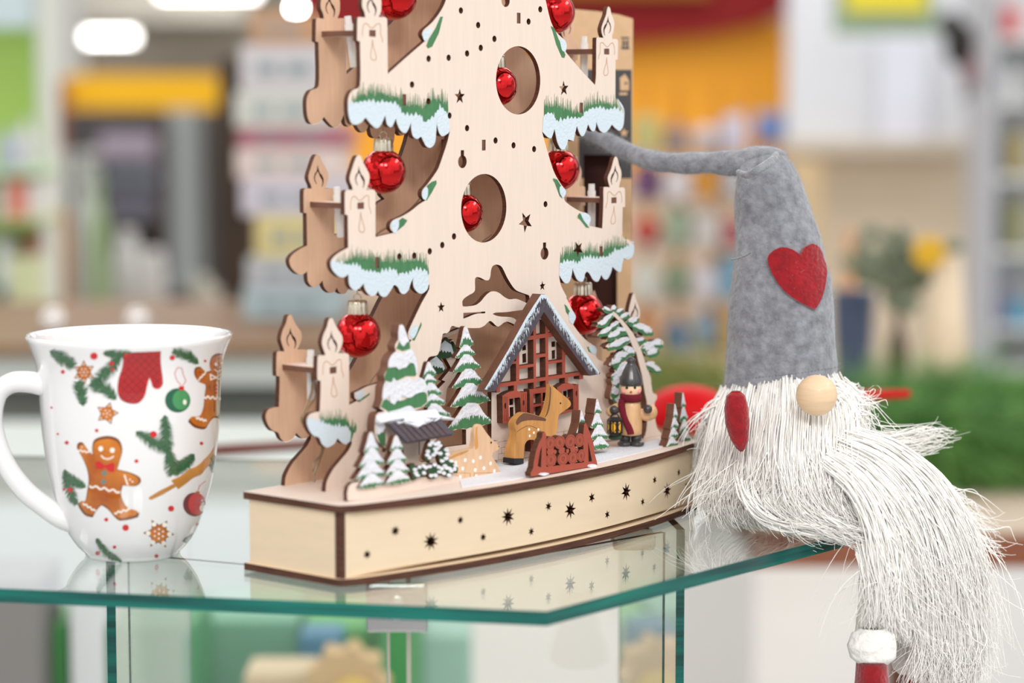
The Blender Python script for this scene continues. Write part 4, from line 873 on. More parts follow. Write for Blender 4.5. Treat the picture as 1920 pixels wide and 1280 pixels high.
gman(g1, None, [(icing, [ell(466, 593, 11, 12), ell(519, 600, 11, 12)] + ribbon([(468, 625), (480, 637), (497, 641), (515, 636), (524, 628)], 6) + wav((415, 765), (552, 792), 5, 3.5, 8) + wav((362, 600), (412, 610), 4, 3, 5) + wav((575, 715), (590, 760), 4, 3, 6) + wav((385, 845), (440, 880), 4, 3, 7) + wav((530, 890), (600, 872), 4, 3, 7) + [ell(600, 735, 4), ell(612, 745, 4), ell(380, 585, 3)]),
                (pred, [[(440, 655), (460, 650), (485, 670), (520, 655), (530, 665), (528, 700), (505, 700), (485, 678), (470, 688), (445, 685)]]), (pgrey, [ell(482, 706, 13, 13), ell(478, 746, 13, 13)])])
g2 = [(1010, 157), (1035, 170), (1045, 200), (1030, 238), (1050, 232), (1058, 190), (1074, 178), (1075, 215), (1062, 265), (1048, 300), (1040, 360), (1040, 420), (1054, 440), (1048, 480), (1030, 494), (1015, 478), (1010, 452), (985, 448), (965, 470), (945, 498), (900, 490), (872, 465), (880, 450), (920, 445), (940, 400), (945, 350), (950, 300), (920, 285), (900, 255), (902, 225), (925, 218), (950, 240), (975, 235), (968, 205), (980, 170)]
gman(g2, None, [(icing, [ell(995, 203, 6, 8), ell(1022, 203, 6, 8)] + ribbon([(990, 228), (1003, 237), (1018, 230)], 5) + wav((942, 355), (1030, 362), 5, 4, 8) + wav((905, 450), (950, 465), 4, 3, 7) + wav((1015, 445), (1045, 440), 4, 2, 7) + ribbon([(970, 250), (990, 262), (1020, 250), (1015, 275), (995, 265), (972, 275)], 6, True) + wav((915, 275), (950, 240), 4, 3, 5)), (pred, [ell(996, 300, 5, 6), ell(996, 318, 5, 6), ell(996, 335, 5, 6)])])
def cookie(x, y, R, k, rot, hole=False, sq=1.):
    st = lambda r1_, r2_: [(x + (r1_ if i % 2 == 0 else r2_) * math.cos(rot + math.pi * i / k) * sq, y + (r1_ if i % 2 == 0 else r2_) * math.sin(rot + math.pi * i / k)) for i in range(2 * k)]
    D('star_cookie_print', [st(R, R * .55)], gingd, 1); D('star_cookie_fill', [st(R * .88, R * .48)], ginger, 2)
    ex = [ell(x + R * .68 * math.cos(rot + 2 * math.pi * i / k) * sq, y + R * .68 * math.sin(rot + 2 * math.pi * i / k), R * .15 if hole else R * .07) for i in range(k)] + [ell(x + R * .3 * math.cos(rot + 2 * math.pi * i / k + .5), y + R * .3 * math.sin(rot + 2 * math.pi * i / k + .5), R * .06) for i in range(k)] + [ell(x, y, R * .07)]
    D('icing_detail', ex, icing, 3, 20)
def twig(path, wdt, seed=1, taper=True):
    rr = random.Random(seed); P = resample(path, 22); pol = []
    for i in range(len(P) - 1):
        d = P[i + 1] - P[i]; L = np.hypot(*d); d = d / L; nn = np.array([-d[1], d[0]]); f = i / (len(P) - 1)
        ww = 1.25 * wdt * (math.sin(math.pi * (.12 + .83 * f)) ** .6)
        for sgn in (-1, 1):
            for q in range(3):
                b = P[i] + d * L * q / 3; tip = b + nn * sgn * ww * rr.uniform(.7, 1.1) + d * ww * rr.uniform(.5, .9)
                pol.append([tuple(b - d * 3.4), tuple(b + d * 3.4), tuple(tip)])
    pol.append([tuple(p + np.array([1.5, 0])) for p in P] + [tuple(p - np.array([1.5, 0])) for p in P[::-1]])
    D('fir_twig_print', pol, pgreen, 1, 25)
twig([(232, 142), (280, 170), (340, 210)], 30, 1); twig([(478, 152), (560, 160), (600, 155)], 22, 2); twig([(555, 165), (510, 225), (440, 285)], 30, 3); twig([(535, 365), (490, 320), (420, 290)], 32, 4); twig([(385, 395), (375, 330), (360, 285)], 30, 5)
twig([(915, 200), (870, 165), (800, 142)], 24, 6); twig([(760, 440), (765, 520), (775, 600)], 32, 7); twig([(630, 515), (690, 550), (775, 600)], 34, 8); twig([(775, 600), (790, 650), (800, 710)], 34, 9); twig([(895, 620), (860, 660), (800, 700)], 30, 10)
twig([(1050, 505), (1045, 580), (1035, 640)], 26, 11); twig([(1000, 720), (990, 670), (1000, 630)], 26, 12); twig([(395, 770), (340, 745), (300, 720)], 26, 13); twig([(300, 690), (315, 770), (350, 850)], 24, 14)
twig([(445, 1010), (490, 1075), (560, 1120)], 18, 15); twig([(845, 1020), (900, 1010), (955, 1000)], 24, 16); twig([(830, 1115), (880, 1095), (930, 1050)], 12, 17); twig([(1000, 800), (990, 840)], 10, 18)
for a in ((388, 240, 56, 6, .5, False, .95), (495, 430, 54, 5, -1.3, False, 1.), (733, 985, 72, 6, .05, True, 1.)): cookie(*a)
gl_o = [(570, 150), (742, 143), (742, 200), (752, 290), (735, 316), (710, 312), (698, 280), (690, 262), (680, 300), (668, 350), (640, 382), (600, 385), (560, 368), (543, 330), (548, 270), (565, 215)]
D('oven_glove_print', [sm(gl_o)], pdred, 1); gi = np.array(sm(scale_poly(gl_o, .96)))
D('oven_glove_fill', [gi.tolist()], pred, 2)
ch = []
for k_ in range(-30, 30):
    for sg_ in (-1, 1):
        for q_ in range(0, 46):
            x = 650 + k_ * 19 + sg_ * (q_ - 23) * 6; y = 262 + (q_ - 23) * 6
            w_ = 6.5 if k_ % 2 else 3.5
            qd = [(x - w_ / 2, y), (x + w_ / 2, y), (x + w_ / 2 + sg_ * 6, y + 6), (x - w_ / 2 + sg_ * 6, y + 6)]
            if inpoly(np.array(qd), gi.tolist()).all(): ch.append(qd)
D('tartan_check', ch, pdred, 3, 30)
D('green_bauble_print', [ell(820, 370, 58, 56, 40)], mat('deep_green_print', S(30, 96, 70), .1, coat=.6), 1); D('green_bauble_fill', [ell(834, 368, 38, 46, 36)], pball, 2); D('bauble_highlight', [ell(852, 378, 8, 12)], icing, 3, 20)
D('bauble_cap', [[(825, 306), (850, 306), (848, 325), (828, 325)]], pred, 2, 20); D('bauble_string', ribbon([(838, 305), (815, 275), (806, 245), (820, 218), (840, 222), (845, 250), (858, 280), (842, 305)], 2.5), pred, 1, 30)
D('red_bauble_print', [ell(898, 850, 53, 55, 40)], pdred, 1); D('red_bauble_fill', [ell(908, 848, 40, 50, 36)], pred, 2); D('bauble_highlight', [ell(928, 868, 8, 13)], icing, 3, 20); D('bauble_string', ribbon([(912, 795), (920, 765), (945, 745), (975, 735)], 2.5), pred, 1, 30)
D('bauble_cap', [[(905, 788), (922, 792), (918, 806), (902, 802)]], ginger, 2, 20)
roll = mat('rolling_pin_print', S(206, 140, 62), .12, noise=.3, nscale=80, coat=.6)
D('rolling_pin_print', [[(790, 740), (870, 690), (950, 635), (990, 580), (1020, 550), (1030, 590), (1000, 650), (930, 710), (822, 780)], [(690, 815), (740, 785), (800, 755), (812, 768), (750, 805), (700, 828), (686, 825)], [(1022, 555), (1045, 503), (1050, 515), (1030, 570)]], roll, 2)
for x, y, r in ((291, 238, 9), (434, 165, 17), (516, 200, 11), (519, 228, 8), (447, 509, 8), (309, 565, 9), (268, 525, 5), (239, 403, 5), (795, 173, 12), (946, 188, 6), (1059, 380, 5), (708, 527, 16), (929, 568, 8), (630, 650, 9), (789, 869, 14), (914, 943, 8), (491, 920, 9), (580, 957, 15), (529, 1046, 8), (451, 1075, 10), (603, 1115, 7), (722, 1088, 9), (815, 1116, 14), (325, 783, 12), (298, 780, 6)):
    D('berry_print', [ell(x, y, r, r * .95, 16)], pred, 3, 20)
D('gingerbread_man_print', [sm([(1040, 740), (1042, 770), (1025, 812), (1010, 805), (1015, 765)]), sm([(1010, 845), (1012, 880), (990, 930), (970, 962), (955, 945), (965, 920), (985, 890)])], gingd, 1)
# handle
hp = [(128, 738, .034), (95, 724, .040), (55, 716, .0445), (20, 718, .048), (-6, 740, .0505), (-14, 785, .0510), (-4, 835, .0485), (18, 882, .0445), (50, 922, .0395), (85, 950, .034), (120, 972, .029), (155, 990, .0235)]
hpts = []
for x, y, q in hp:
    P = W(x, y, MY - .012 - .0 * q); hpts.append(P - MB_)
hpts[0] += Vector((.004, .008, 0)); hpts[-1] += Vector((.002, .006, 0))
hh = catmull(hpts, 5); nn_ = len(hh)
hr = [.0045 * (1.35 - .35 * math.sin(math.pi * i / (nn_ - 1)) ** .4) for i in range(nn_)]
tube('mug_handle', hh, hr, porc, 24, mug, up=(0, 1, 0), sx=.95, sy=1.05)

# ================================================================ GNOME
GYc = 1.165
gb = (W(1455, 958, GYc).x, GYc, 0)
gn = empty('felt_gnome', gb, 0., 'seated gnome with tall grey felt hat, red heart, wooden nose and long white beard', 'gnome')
GB = Vector(gb)
felt = mat('grey_felt', S(150, 153, 161), .95, noise=.42, nscale=210, sheen=.5, bump=.6, bscale=520, col2=S(112, 114, 122))
redfelt = mat('red_felt', S(158, 8, 26), .95, noise=.35, nscale=260, sheen=.4, bump=.5, bscale=500)
fur = mat('cream_white_fur', (.97, .95, .91), .6)
_n = fur.node_tree.nodes; _tr = _n.new('ShaderNodeBsdfTranslucent'); _tr.inputs[0].default_value = (1, .99, .965, 1); _df = _n.new('ShaderNodeBsdfDiffuse'); _df.inputs[0].default_value = (1, .985, .955, 1)
_mx = _n.new('ShaderNodeMixShader'); _mx.inputs[0].default_value = .0
fur.node_tree.links.new(_df.outputs[0], _mx.inputs[1]); fur.node_tree.links.new(_tr.outputs[0], _mx.inputs[2]); fur.node_tree.links.new(_mx.outputs[0], _n['Material Output'].inputs[0])

core = mat('cream_plush', S(248, 243, 232), .95, noise=.06, nscale=120, bump=.4)
nosew = mat('turned_wood_nose', S(232, 202, 166), .5, noise=.12, nscale=60, stretch=(1, 1, 9), coat=.1)
def rings(name, R, m, parent, n=48, tilt=None, dep=.85, Y=GYc):
    V, Fc = [], []
    for i, (cx, cy, r) in enumerate(R):
        c = W(cx, cy, Y); rr = r * Y / F
        tl = tilt[i] if tilt else 0
        for k in range(n):
            a = 2 * math.pi * k / n
            wob = 1 + .012 * math.sin(3 * a + cy * .03) + .008 * math.sin(7 * a - cy * .05)
            V.append((c.x + rr * wob * math.cos(a), c.y + rr * dep * wob * math.sin(a), c.z + tl * rr * math.cos(a)))
    for i in range(len(R) - 1):
        for k in range(n):
            k2 = (k + 1) % n; Fc.append((i * n + k, (i + 1) * n + k, (i + 1) * n + k2, i * n + k2))
    Fc.append(tuple((len(R) - 1) * n + k for k in range(n))); Fc.append(tuple(range(n))[::-1])
    return V, Fc
def interp_rows(keys, m=5):
    K_ = np.array(keys, float); t = np.linspace(0, len(K_) - 1, (len(K_) - 1) * m + 1)
    return np.stack([np.interp(t, range(len(K_)), K_[:, j]) for j in range(K_.shape[1])], 1)
HK = interp_rows([(1458, 722, 103, .14), (1461, 712, 107, .13), (1463, 690, 106, .10), (1465, 640, 102, .05), (1465, 580, 100, .02), (1466, 520, 93, .0), (1462, 496, 87, 0), (1458, 440, 80, 0), (1449, 385, 71, 0), (1442, 345, 62, .04), (1436, 318, 53, .12), (1430, 300, 40, .22), (1427, 291, 22, .3)], 4)
HV, HF = rings('hat', [tuple(k[:3]) for k in HK], felt, gn, tilt=[k[3] for k in HK])
hat = meshobj('felt_hat', HV, HF, felt, gn, smooth=True, base=GB)
hbvh = BVHTree.FromPolygons([Vector(v) for v in HV], HF)
tp = [(1462, 312, 1.166, 26), (1440, 302, 1.168, 29), (1405, 304, 1.170, 27), (1370, 306, 1.172, 23), (1320, 305, 1.176, 20), (1270, 306, 1.182, 19.5), (1220, 300, 1.192, 18.5), (1175, 284, 1.206, 17.5), (1135, 262, 1.218, 16), (1100, 248, 1.226, 12), (1068, 240, 1.232, 5)]
tw_ = catmull([W(a, b, y) for a, b, y, r in tp], 5); rr_ = np.interp(np.linspace(0, 1, len(tw_)), np.linspace(0, 1, len(tp)), [r * 1.18 / F for *_, r in tp])
rr_ = [r * (1 + .05 * math.sin(i * .9)) for i, r in enumerate(rr_)]
TV, TF_ = tube_data(tw_, rr_, 20); meshobj('hat_tip', TV, TF_, felt, hat, smooth=True, base=None).location = -GB
# fold at the bend
tube('hat_fold', catmull([W(1384, 322, 1.128), W(1402, 328, 1.120), W(1425, 316, 1.118), W(1448, 300, 1.124), W(1456, 288, 1.134)], 5), [.0012 + .0008 * math.sin(math.pi * i / 20) for i in range(21)], felt, 12, hat, base=GB)
tube('hat_seam', catmull([W(1372, 486, 1.146), W(1384, 484, 1.133), W(1400, 478, 1.124), W(1408, 473, 1.120)], 4),   .0004, felt, 8, hat, base=GB)
# fuzz
P_ = []
for V_, F_, N_, L_ in ((HV, HF[:-2], 9000, .0022), (TV, TF_[:-2], 5200, .0026)):
    Va = np.array([tuple(v) for v in V_]); Fa = np.array(F_); f = rng.integers(0, len(Fa), N_); wq = rng.dirichlet(np.ones(4), N_)
    p = (Va[Fa[f]] * wq[:, :, None]).sum(1); nr = np.cross(Va[Fa[f][:, 1]] - Va[Fa[f][:, 0]], Va[Fa[f][:, 3]] - Va[Fa[f][:, 0]]); nr /= np.linalg.norm(nr, axis=1, keepdims=True) + 1e-12
    d = nr * rng.choice([-1., 1.], (N_, 1)) * .8 + rng.normal(size=(N_, 3)) * .7; d /= np.linalg.norm(d, axis=1, keepdims=True)
    t2_ = rng.normal(size=(N_, 3)) * .5; L = rng.uniform(.3, 1.2, (N_, 1)) * L_
    P_.append(np.stack([p, p + d * L * .4, p + (d + t2_ * .4) * L * .75, p + (d * .9 + t2_) * L], 1))
strands('felt_fuzz', np.concatenate(P_), .000045, .00002, mat('felt_fibre', S(178, 181, 188), .9), hat, base=GB, kind='stuff')['kind'] = 'stuff'
# stitched hem
st_ = []
for k in range(70):
    x = 1358 + 212 * k / 69; y = 712 - 24 * ((x - 1358) / 212) + 3 * math.sin((x - 1358) / 212 * math.pi)
    h = hit(hbvh, x, y)
    if h[0] and k % 2: st_.append([h[0] + Vector((0, -.0003, 0)), h[0] + Vector((.0004, -.0004, 0)), h[0] + Vector((.0008, -.0003, 0))])
strands('hem_stitching', [[tuple(q) for q in p] for p in st_], .00014, .00014, mat('dark_thread', S(92, 94, 102), .8), hat, base=GB)
hc = cz(1160, 0, 1.7776)
hpx = hc([(499, 868), (508, 842), (538, 825), (572, 830), (602, 850), (614, 825), (638, 814), (660, 828), (674, 865), (685, 905), (680, 950), (666, 1000), (648, 1031), (600, 1006), (555, 972), (520, 925)])
o = decal('felt_heart', [smooth(hpx, 4)], redfelt, .0019, hbvh, hat, GB, 9, t=.0018)
nc = W(1531, 741, 1.098)
ball('wooden_nose', nc, 39 * 1.098 / F, nosew, gn, base=GB, seg=40, rot=Matrix.Rotation(.5, 3, 'Y'))
# red hand (mitten) hanging at the left of the beard
mk = interp_rows([(1380, 733, 8), (1380, 742, 18), (1381, 765, 23), (1383, 795, 23), (1387, 825, 17), (1389, 840, 9), (1390, 846, 3)], 3)
V, Fc = rings('mitten', [tuple(k) for k in mk], redfelt, gn, 28, Y=1.092); meshobj('red_mitten', V, Fc, redfelt, gn, smooth=True, base=GB)
# plush body, one continuous surface down to the seat
BKp = [(1458, 700, 98), (1458, 735, 104), (1456, 780, 118), (1452, 840, 128), (1450, 900, 128), (1452, 935, 112), (1455, 952, 80)]
V, Fc = rings('body', [tuple(k) for k in interp_rows(BKp, 4)], core, gn, 40, dep=.8)
meshobj('plush_body', V, Fc, core, gn, smooth=True, base=GB)
def leg(P, R):
    pp = catmull([W(*p) for p in P], 5); rr = np.interp(np.linspace(0, 1, len(pp)), np.linspace(0, 1, len(R)), [r * 1.1 / F for r in R])
    return tube('leg', pp, rr, core, 20, gn, base=GB)
lg1 = leg([(1500, 900, 1.140), (1590, 900, 1.118), (1640, 945, 1.096), (1648, 1010, 1.080), (1642, 1100, 1.072), (1636, 1185, 1.07)], [45, 52, 46, 34, 32, 32])
lg2 = leg([(1520, 870, 1.150), (1640, 870, 1.135), (1720, 930, 1.112), (1735, 1010, 1.100), (1728, 1110, 1.095), (1722, 1235, 1.095)], [40, 50, 48, 36, 32, 30])
cuffm = mat('white_wool_cuff', S(244, 242, 238), .98, noise=.05, nscale=200, bump=.9, bscale=260)
def cuffboot(lg, x, y, Y, r):
    V, Fc = rings('cuff', [tuple(k) for k in interp_rows([(x, y - 34, r * .55), (x, y - 22, r * .95), (x - 2, y, r * 1.08), (x, y + 22, r * 1.0), (x, y + 36, r * .6)], 4)], cuffm, gn, 28, Y=Y); meshobj('cuff', V, Fc, cuffm, lg, smooth=True, base=GB)
    V, Fc = rings('boot', [tuple(k) for k in interp_rows([(x - 2, y + 26, r * .66), (x - 2, y + 60, r * .72), (x - 2, y + 90, r * .8), (x - 3, y + 130, r * 1.05), (x - 4, y + 160, r * 1.1), (x - 4, y + 172, r * .8)], 3)], redfelt, gn, 28, Y=Y, dep=1.3); meshobj('boot', V, Fc, redfelt, lg, smooth=True, base=GB)
cuffboot(lg1, 1637, 1210, 1.062, 44); cuffboot(lg2, 1716, 1232, 1.095, 42)
# beard and lap fur
def Wn(x, y, Y):
    a = (640 - y) / F; dy = math.cos(TH) + a * math.sin(TH); k = Y / dy
    return np.stack([(x - 960) / F * k, Y + 0 * x, (-math.sin(TH) + a * math.cos(TH)) * k + HC], -1)
zk = np.array([W(a, b, GYc).z for a, b, r in BKp]); rk = np.array([r * GYc / F for *_, r in BKp]); xk = np.array([W(a, b, GYc).x for a, b, r in BKp])
def beard(N, K=16):
    phi = rng.uniform(-math.pi * .98, math.pi * .12, N) + 0.; z0 = np.where(rng.random(N) < .55, zk[1] + rng.uniform(-.001, .004, N), rng.uniform(.02, zk[1], N))
    L = rng.uniform(.6, 1.15, N) * .075; t = np.linspace(0, 1, K)[None, :]
    s_ = L[:, None] * t
    clump = np.round(phi * 16) / 16; ph = phi[:, None] + (clump - phi)[:, None] * .7 * t
    ztrail = np.maximum(z0[:, None] - s_, .0012 + .004 * rng.random((N, 1)))
    over = np.maximum(s_ - (z0[:, None] - .003), 0)
    zi = ztrail
    R = np.interp(zi, zk[::-1], rk[::-1]); X0 = np.interp(zi, zk[::-1], xk[::-1])
    wig = .0022 * np.sin(t * rng.uniform(6, 14, (N, 1)) + rng.uniform(0, 6, (N, 1))) * (t ** .5)
    lift = .002 + rng.uniform(0, .007, (N, 1)) * np.sin(t * math.pi * .9) + over * .35
    ph = ph + over * 9 * (np.cos(phi)[:, None] > -2) + .12 * t ** 2
    x = X0 + (R + lift) * np.cos(ph) + wig + over * .5; y = GYc + (R * .8 + lift) * np.sin(ph) + wig * .6
    return np.stack([x, y, ztrail + wig * .3 * (ztrail > .004)], -1)
def guided(g0, g1, N, K=16, dx=5., dY=.004, t0=(0, .35), t1=(.75, 1.)):
    G0 = np.array(g0, float); G1 = np.array(g1, float); s_ = rng.random((N, 1, 1)); tt = np.linspace(0, 1, K)[None, :]
    a = rng.uniform(*t0, (N, 1)); b = rng.uniform(*t1, (N, 1)); T_ = a + (b - a) * tt
    u = np.linspace(0, 1, 60)
    def cur(G):
        c = np.array(catmull([Vector(g) for g in G], 20)); uu = np.linspace(0, 1, len(c)); return [np.interp(T_, uu, c[:, j]) for j in range(3)]
    A = cur(G0); B = cur(G1); s2 = s_[:, :, 0]
    cl = np.round(s2 * 34 + rng.normal(0, .25, (N, 1))) / 34; sv = s2 + (cl - s2) * .5 * tt ** 1.5
    P = [A[j] * (1 - sv) + B[j] * sv for j in range(3)]
    w_ = rng.uniform(3, 9, (N, 1)); f = rng.uniform(0, 6, (N, 1))
    w2 = rng.normal(0, 1, (N, 1)) * 14; stray = (rng.random((N, 1)) < .12) * 2.2 + 1
    P[0] = P[0] + stray * (dx * np.sin(tt * w_ + f) * tt + w2 * tt ** 2) + rng.normal(0, 4, (N, 1)); P[1] = P[1] + stray * dx * np.cos(tt * w_ + f) * tt + rng.normal(0, 5, (N, 1))
    P[2] = P[2] + rng.normal(0, 1, (N, 1)) * dY * (.4 + .6 * tt)
    return Wn(P[0], P[1], P[2])
strands('beard', np.concatenate([beard(700),
    guided([(1362, 722, 1.160), (1338, 790, 1.142), (1326, 870, 1.132), (1322, 940, 1.120), (1345, 985, 1.105)], [(1470, 708, 1.148), (1467, 770, 1.110), (1462, 870, 1.084), (1480, 945, 1.078), (1530, 995, 1.072)], 2500, t0=(0, .5), t1=(.7, 1.)),
    guided([(1470, 708, 1.148), (1467, 770, 1.110), (1462, 870, 1.084), (1480, 945, 1.078), (1530, 995, 1.072)], [(1568, 700, 1.158), (1602, 775, 1.126), (1606, 850, 1.100), (1612, 920, 1.082), (1640, 985, 1.072)], 2400, t0=(0, .5), t1=(.7, 1.))]), .00044, .00010, fur, gn, base=GB)['kind'] = 'stuff'
lap = [guided([(1540, 870, 1.085), (1590, 915, 1.074), (1625, 985, 1.066), (1642, 1080, 1.062), (1648, 1185, 1.060)], [(1590, 805, 1.112), (1690, 838, 1.106), (1780, 920, 1.100), (1835, 1060, 1.098), (1842, 1275, 1.10)], 6400, t0=(0, .75), t1=(.75, 1.)),
       guided([(1600, 1010, 1.066), (1615, 1060, 1.062), (1625, 1110, 1.060), (1630, 1180, 1.058)], [(1690, 1010, 1.07), (1690, 1080, 1.066), (1680, 1140, 1.064), (1675, 1190, 1.064)], 420, dx=7),
       guided([(1700, 1010, 1.080), (1710, 1100, 1.076), (1715, 1200, 1.076), (1700, 1290, 1.076)], [(1812, 1010, 1.096), (1832, 1130, 1.096), (1838, 1230, 1.096), (1820, 1300, 1.096)], 1100, dx=7, t0=(0, .6)),
       guided([(1620, 850, 1.14), (1680, 850, 1.145), (1730, 845, 1.15), (1765, 830, 1.15)], [(1600, 800, 1.15), (1680, 810, 1.15), (1740, 800, 1.155), (1800, 818, 1.155)], 110, dx=8, t0=(0, .3), t1=(.6, 1)),
       guided([(1700, 880, 1.13), (1760, 900, 1.14), (1810, 920, 1.14), (1870, 960, 1.14)], [(1740, 960, 1.12), (1800, 990, 1.12), (1850, 1030, 1.12), (1885, 1050, 1.12)], 80, dx=9, t1=(.6, 1))]
strands('lap_fur', np.concatenate(lap), .00044, .00010, fur, gn, base=GB)['kind'] = 'stuff'
side = [
        guided([(1380, 860, 1.10), (1390, 930, 1.085), (1430, 975, 1.08), (1490, 992, 1.075), (1560, 1006, 1.072)], [(1470, 860, 1.09), (1490, 920, 1.08), (1540, 960, 1.075), (1590, 985, 1.07), (1640, 1010, 1.068)], 900, dx=6, t0=(.15, .8), t1=(.85, 1.)),
        guided([(1350, 745, 1.15), (1335, 755, 1.15), (1318, 775, 1.15), (1300, 805, 1.15)], [(1350, 780, 1.15), (1330, 800, 1.15), (1312, 830, 1.15), (1305, 850, 1.15)], 60, dx=7, t1=(.4, 1)),
        guided([(1570, 715, 1.14), (1590, 730, 1.14), (1605, 760, 1.14), (1610, 800, 1.13)], [(1560, 770, 1.13), (1580, 790, 1.12), (1600, 830, 1.115), (1605, 880, 1.11)], 700, dx=7),
        guided([(1575, 720, 1.15), (1595, 720, 1.15), (1610, 735, 1.15), (1620, 750, 1.15)], [(1580, 750, 1.15), (1600, 760, 1.15), (1616, 770, 1.15), (1622, 790, 1.15)], 70, dx=9, t1=(.5, 1))]
strands('side_fur', np.concatenate(side), .0005, .00010, fur, gn, base=GB)['kind'] = 'stuff'

# ================================================================ PACKAGE BEHIND THE TREE
kraft = mat('kraft_cardboard', S(214, 178, 140), .8, noise=.08, nscale=200); kraftd = mat('inner_brown_card', S(60, 26, 18), .8); blk = mat('charcoal_print', S(70, 68, 70), .6)
KY = 1.242
def kp(x, y, Y=KY): p = W(x, y, Y); return (p.x, p.z)
kb = (W(1110, 900, KY).x, KY, 0)
kbox = empty('gift_carton', kb, 0., 'tall kraft cardboard carton with a dark window and charcoal printed band behind the plywood tree', 'box')
ol = [kp(1030, 14), kp(1075, 17), kp(1120, 21), kp(1160, 27), kp(1187, 35)]; xr = ol[-1][0]; xl = ol[0][0]
P = [(xl, 0), (xr, 0)] + ol[::-1]
V, T = fill([P], [[kp(1094, 290), kp(1157, 290), kp(1157, 610), kp(1094, 610)]])
def flat(name, V, T, y0, t, m, parent, base): VV, FF, MI = extrude2d(V, T, lambda a, b: (a, y0, b), lambda a, b: (a, y0 + t, b)); return meshobj(name, VV, FF, m, parent, base=base)
flat('front_panel', V, T, KY, .0012, kraft, kbox, kb)
box('side_panel', xr - .0012, xr, KY + .0012, KY + .055, 0, ol[-1][1], kraft, kbox, base=kb); box('side_panel', xl, xl + .0012, KY + .0012, KY + .055, 0, ol[-1][1], kraft, kbox, base=kb)
box('back_panel', xl, xr, KY + .055, KY + .056, 0, ol[-1][1], kraftd, kbox, base=kb); box('tray', xl + .0012, xr - .0012, KY + .010, KY + .012, .005, ol[-1][1] - .01, kraftd, kbox, base=kb)
V, T = fill([[kp(1085, 130), kp(1184, 131), kp(1184, 334), kp(1157, 334), kp(1157, 290), kp(1094, 290), kp(1094, 334), kp(1085, 334)]], []); flat('printed_band', V, T, KY - .0002, .0002, blk, kbox, kb)
V, T = fill([[kp(*q) for q in r1([(1165, 930), (1210, 905), (1215, 890), (1230, 890), (1275, 960), (1278, 1085), (1170, 1085), (1168, 960)])], [kp(*q) for q in r1([(1160, 1110), (1255, 1110), (1255, 1140), (1160, 1140)])]], [[kp(*q) for q in r1([(1220, 990), (1255, 985), (1258, 1010), (1222, 1012)])]]); flat('house_emblem', V, T, KY - .0004, .0002, kraft, kbox, kb)
a, b_ = kp(1170, 249); V, T = fill([star(a, b_, .0026, .0011, 5)], []); flat('star_emblem', V, T, KY - .0004, .0002, kraft, kbox, kb)
rb = [[kp(*q) for q in r1(r)] for r in ([(1180, 445), (1275, 445), (1275, 465), (1180, 465)], [(1185, 565), (1280, 565), (1280, 590), (1185, 590)], [(1195, 480), (1215, 480), (1215, 560), (1195, 560)], [(1250, 480), (1270, 480), (1270, 560), (1250, 560)], [(1225, 490), (1240, 490), (1240, 550), (1225, 550)])]
V, T = fill(rb, []); flat('printed_symbol', V, T, KY - .0002, .0002, blk, kbox, kb)

# ================================================================ TABLE WITH FIR GREEN AT THE RIGHT
ZFL = -1.0
tanw = mat('reflection_tan_table_wood', S(196, 178, 158), .45, noise=.1, nscale=14, stretch=(1, 10, 1)); redw = mat('red_brown_edge', S(142, 84, 58), .5, noise=.15, nscale=20)  # tan top: reflections on the brown wood are put into its colour
TX0, TX1, TY0, TY1, TZ = .22, 2.2, 2.18, 3.3, -.195
tb = empty('display_table', ((TX0 + TX1) / 2, (TY0 + TY1) / 2, ZFL), 0., 'red-brown wooden table behind the gnome carrying fir green and vases', 'table')
tbb = tuple(tb.location)
box('tabletop', TX0, TX1, TY0, TY1, TZ - .004, TZ, tanw, tb, base=tbb); box('apron', TX0, TX1, TY0, TY1, TZ - .034, TZ - .004, redw, tb, base=tbb)
for x in (.533, TX1 - .05):
    for y in (TY0 + .9, TY1 - .05): box('leg', x - .02, x + .02, y - .02, y + .02, ZFL, TZ - .034, redw, tb, base=tbb)
needle = mat('fresh_pine_needle', S(122, 172, 88), .5, noise=.5, nscale=22, col2=S(66, 122, 56)); needle2 = mat('yellow_green_needle', S(140, 150, 80), .6)
def pine(name, pts, label, N, L, m, col=0):
    P = [np.array(p) for p in pts]; out = []
    c = np.array([tuple(q) for q in catmull([Vector(p) for p in pts], 12)])
    i = rng.integers(0, len(c) - 1, N); p = c[i] + rng.normal(0, .012, (N, 3)) * np.array([1, 1, .6])
    tdir = c[i + 1] - c[i]; tdir /= np.linalg.norm(tdir, axis=1, keepdims=True) + 1e-9
    d = tdir * rng.uniform(.2, 1.2, (N, 1)) + rng.normal(0, .45, (N, 3)); d /= np.linalg.norm(d, axis=1, keepdims=True)
    ln = rng.uniform(.6, 1.2, (N, 1)) * L
    arr = np.stack([p + d * ln * f + np.array([0, 0, -.25]) * (f ** 2) * ln for f in (0, .35, .7, 1)], 1)
    arr[:, :, 2] = np.maximum(arr[:, :, 2], TZ + .003)
    b = (P[0][0], P[0][1], TZ)
    o = strands(name, arr, .0011, .0004, m, None, base=b)
    tag(o, label, 'greenery'); return o
pine('pine_branch', [tuple(W(1560, 790, 2.60)), tuple(W(1700, 775, 2.6)), tuple(W(1850, 765, 2.62)), tuple(W(2050, 760, 2.66))], 'long-needled green pine branch lying behind the gnome', 3600, .10, needle)
pine('pine_branch', [tuple(W(1640, 815, 2.44)), tuple(W(1750, 822, 2.44)), tuple(W(1900, 830, 2.46)), tuple(W(2060, 815, 2.48))], 'dense green pine branch at the right picture edge, nearest the table edge', 3000, .09, needle)
pine('pine_branch', [tuple(W(1400, 760, 2.5)), tuple(W(1320, 735, 2.5)), tuple(W(1230, 730, 2.5))], 'pale yellow-green pine tips above the red ladle, left of the gnome', 700, .09, needle2)
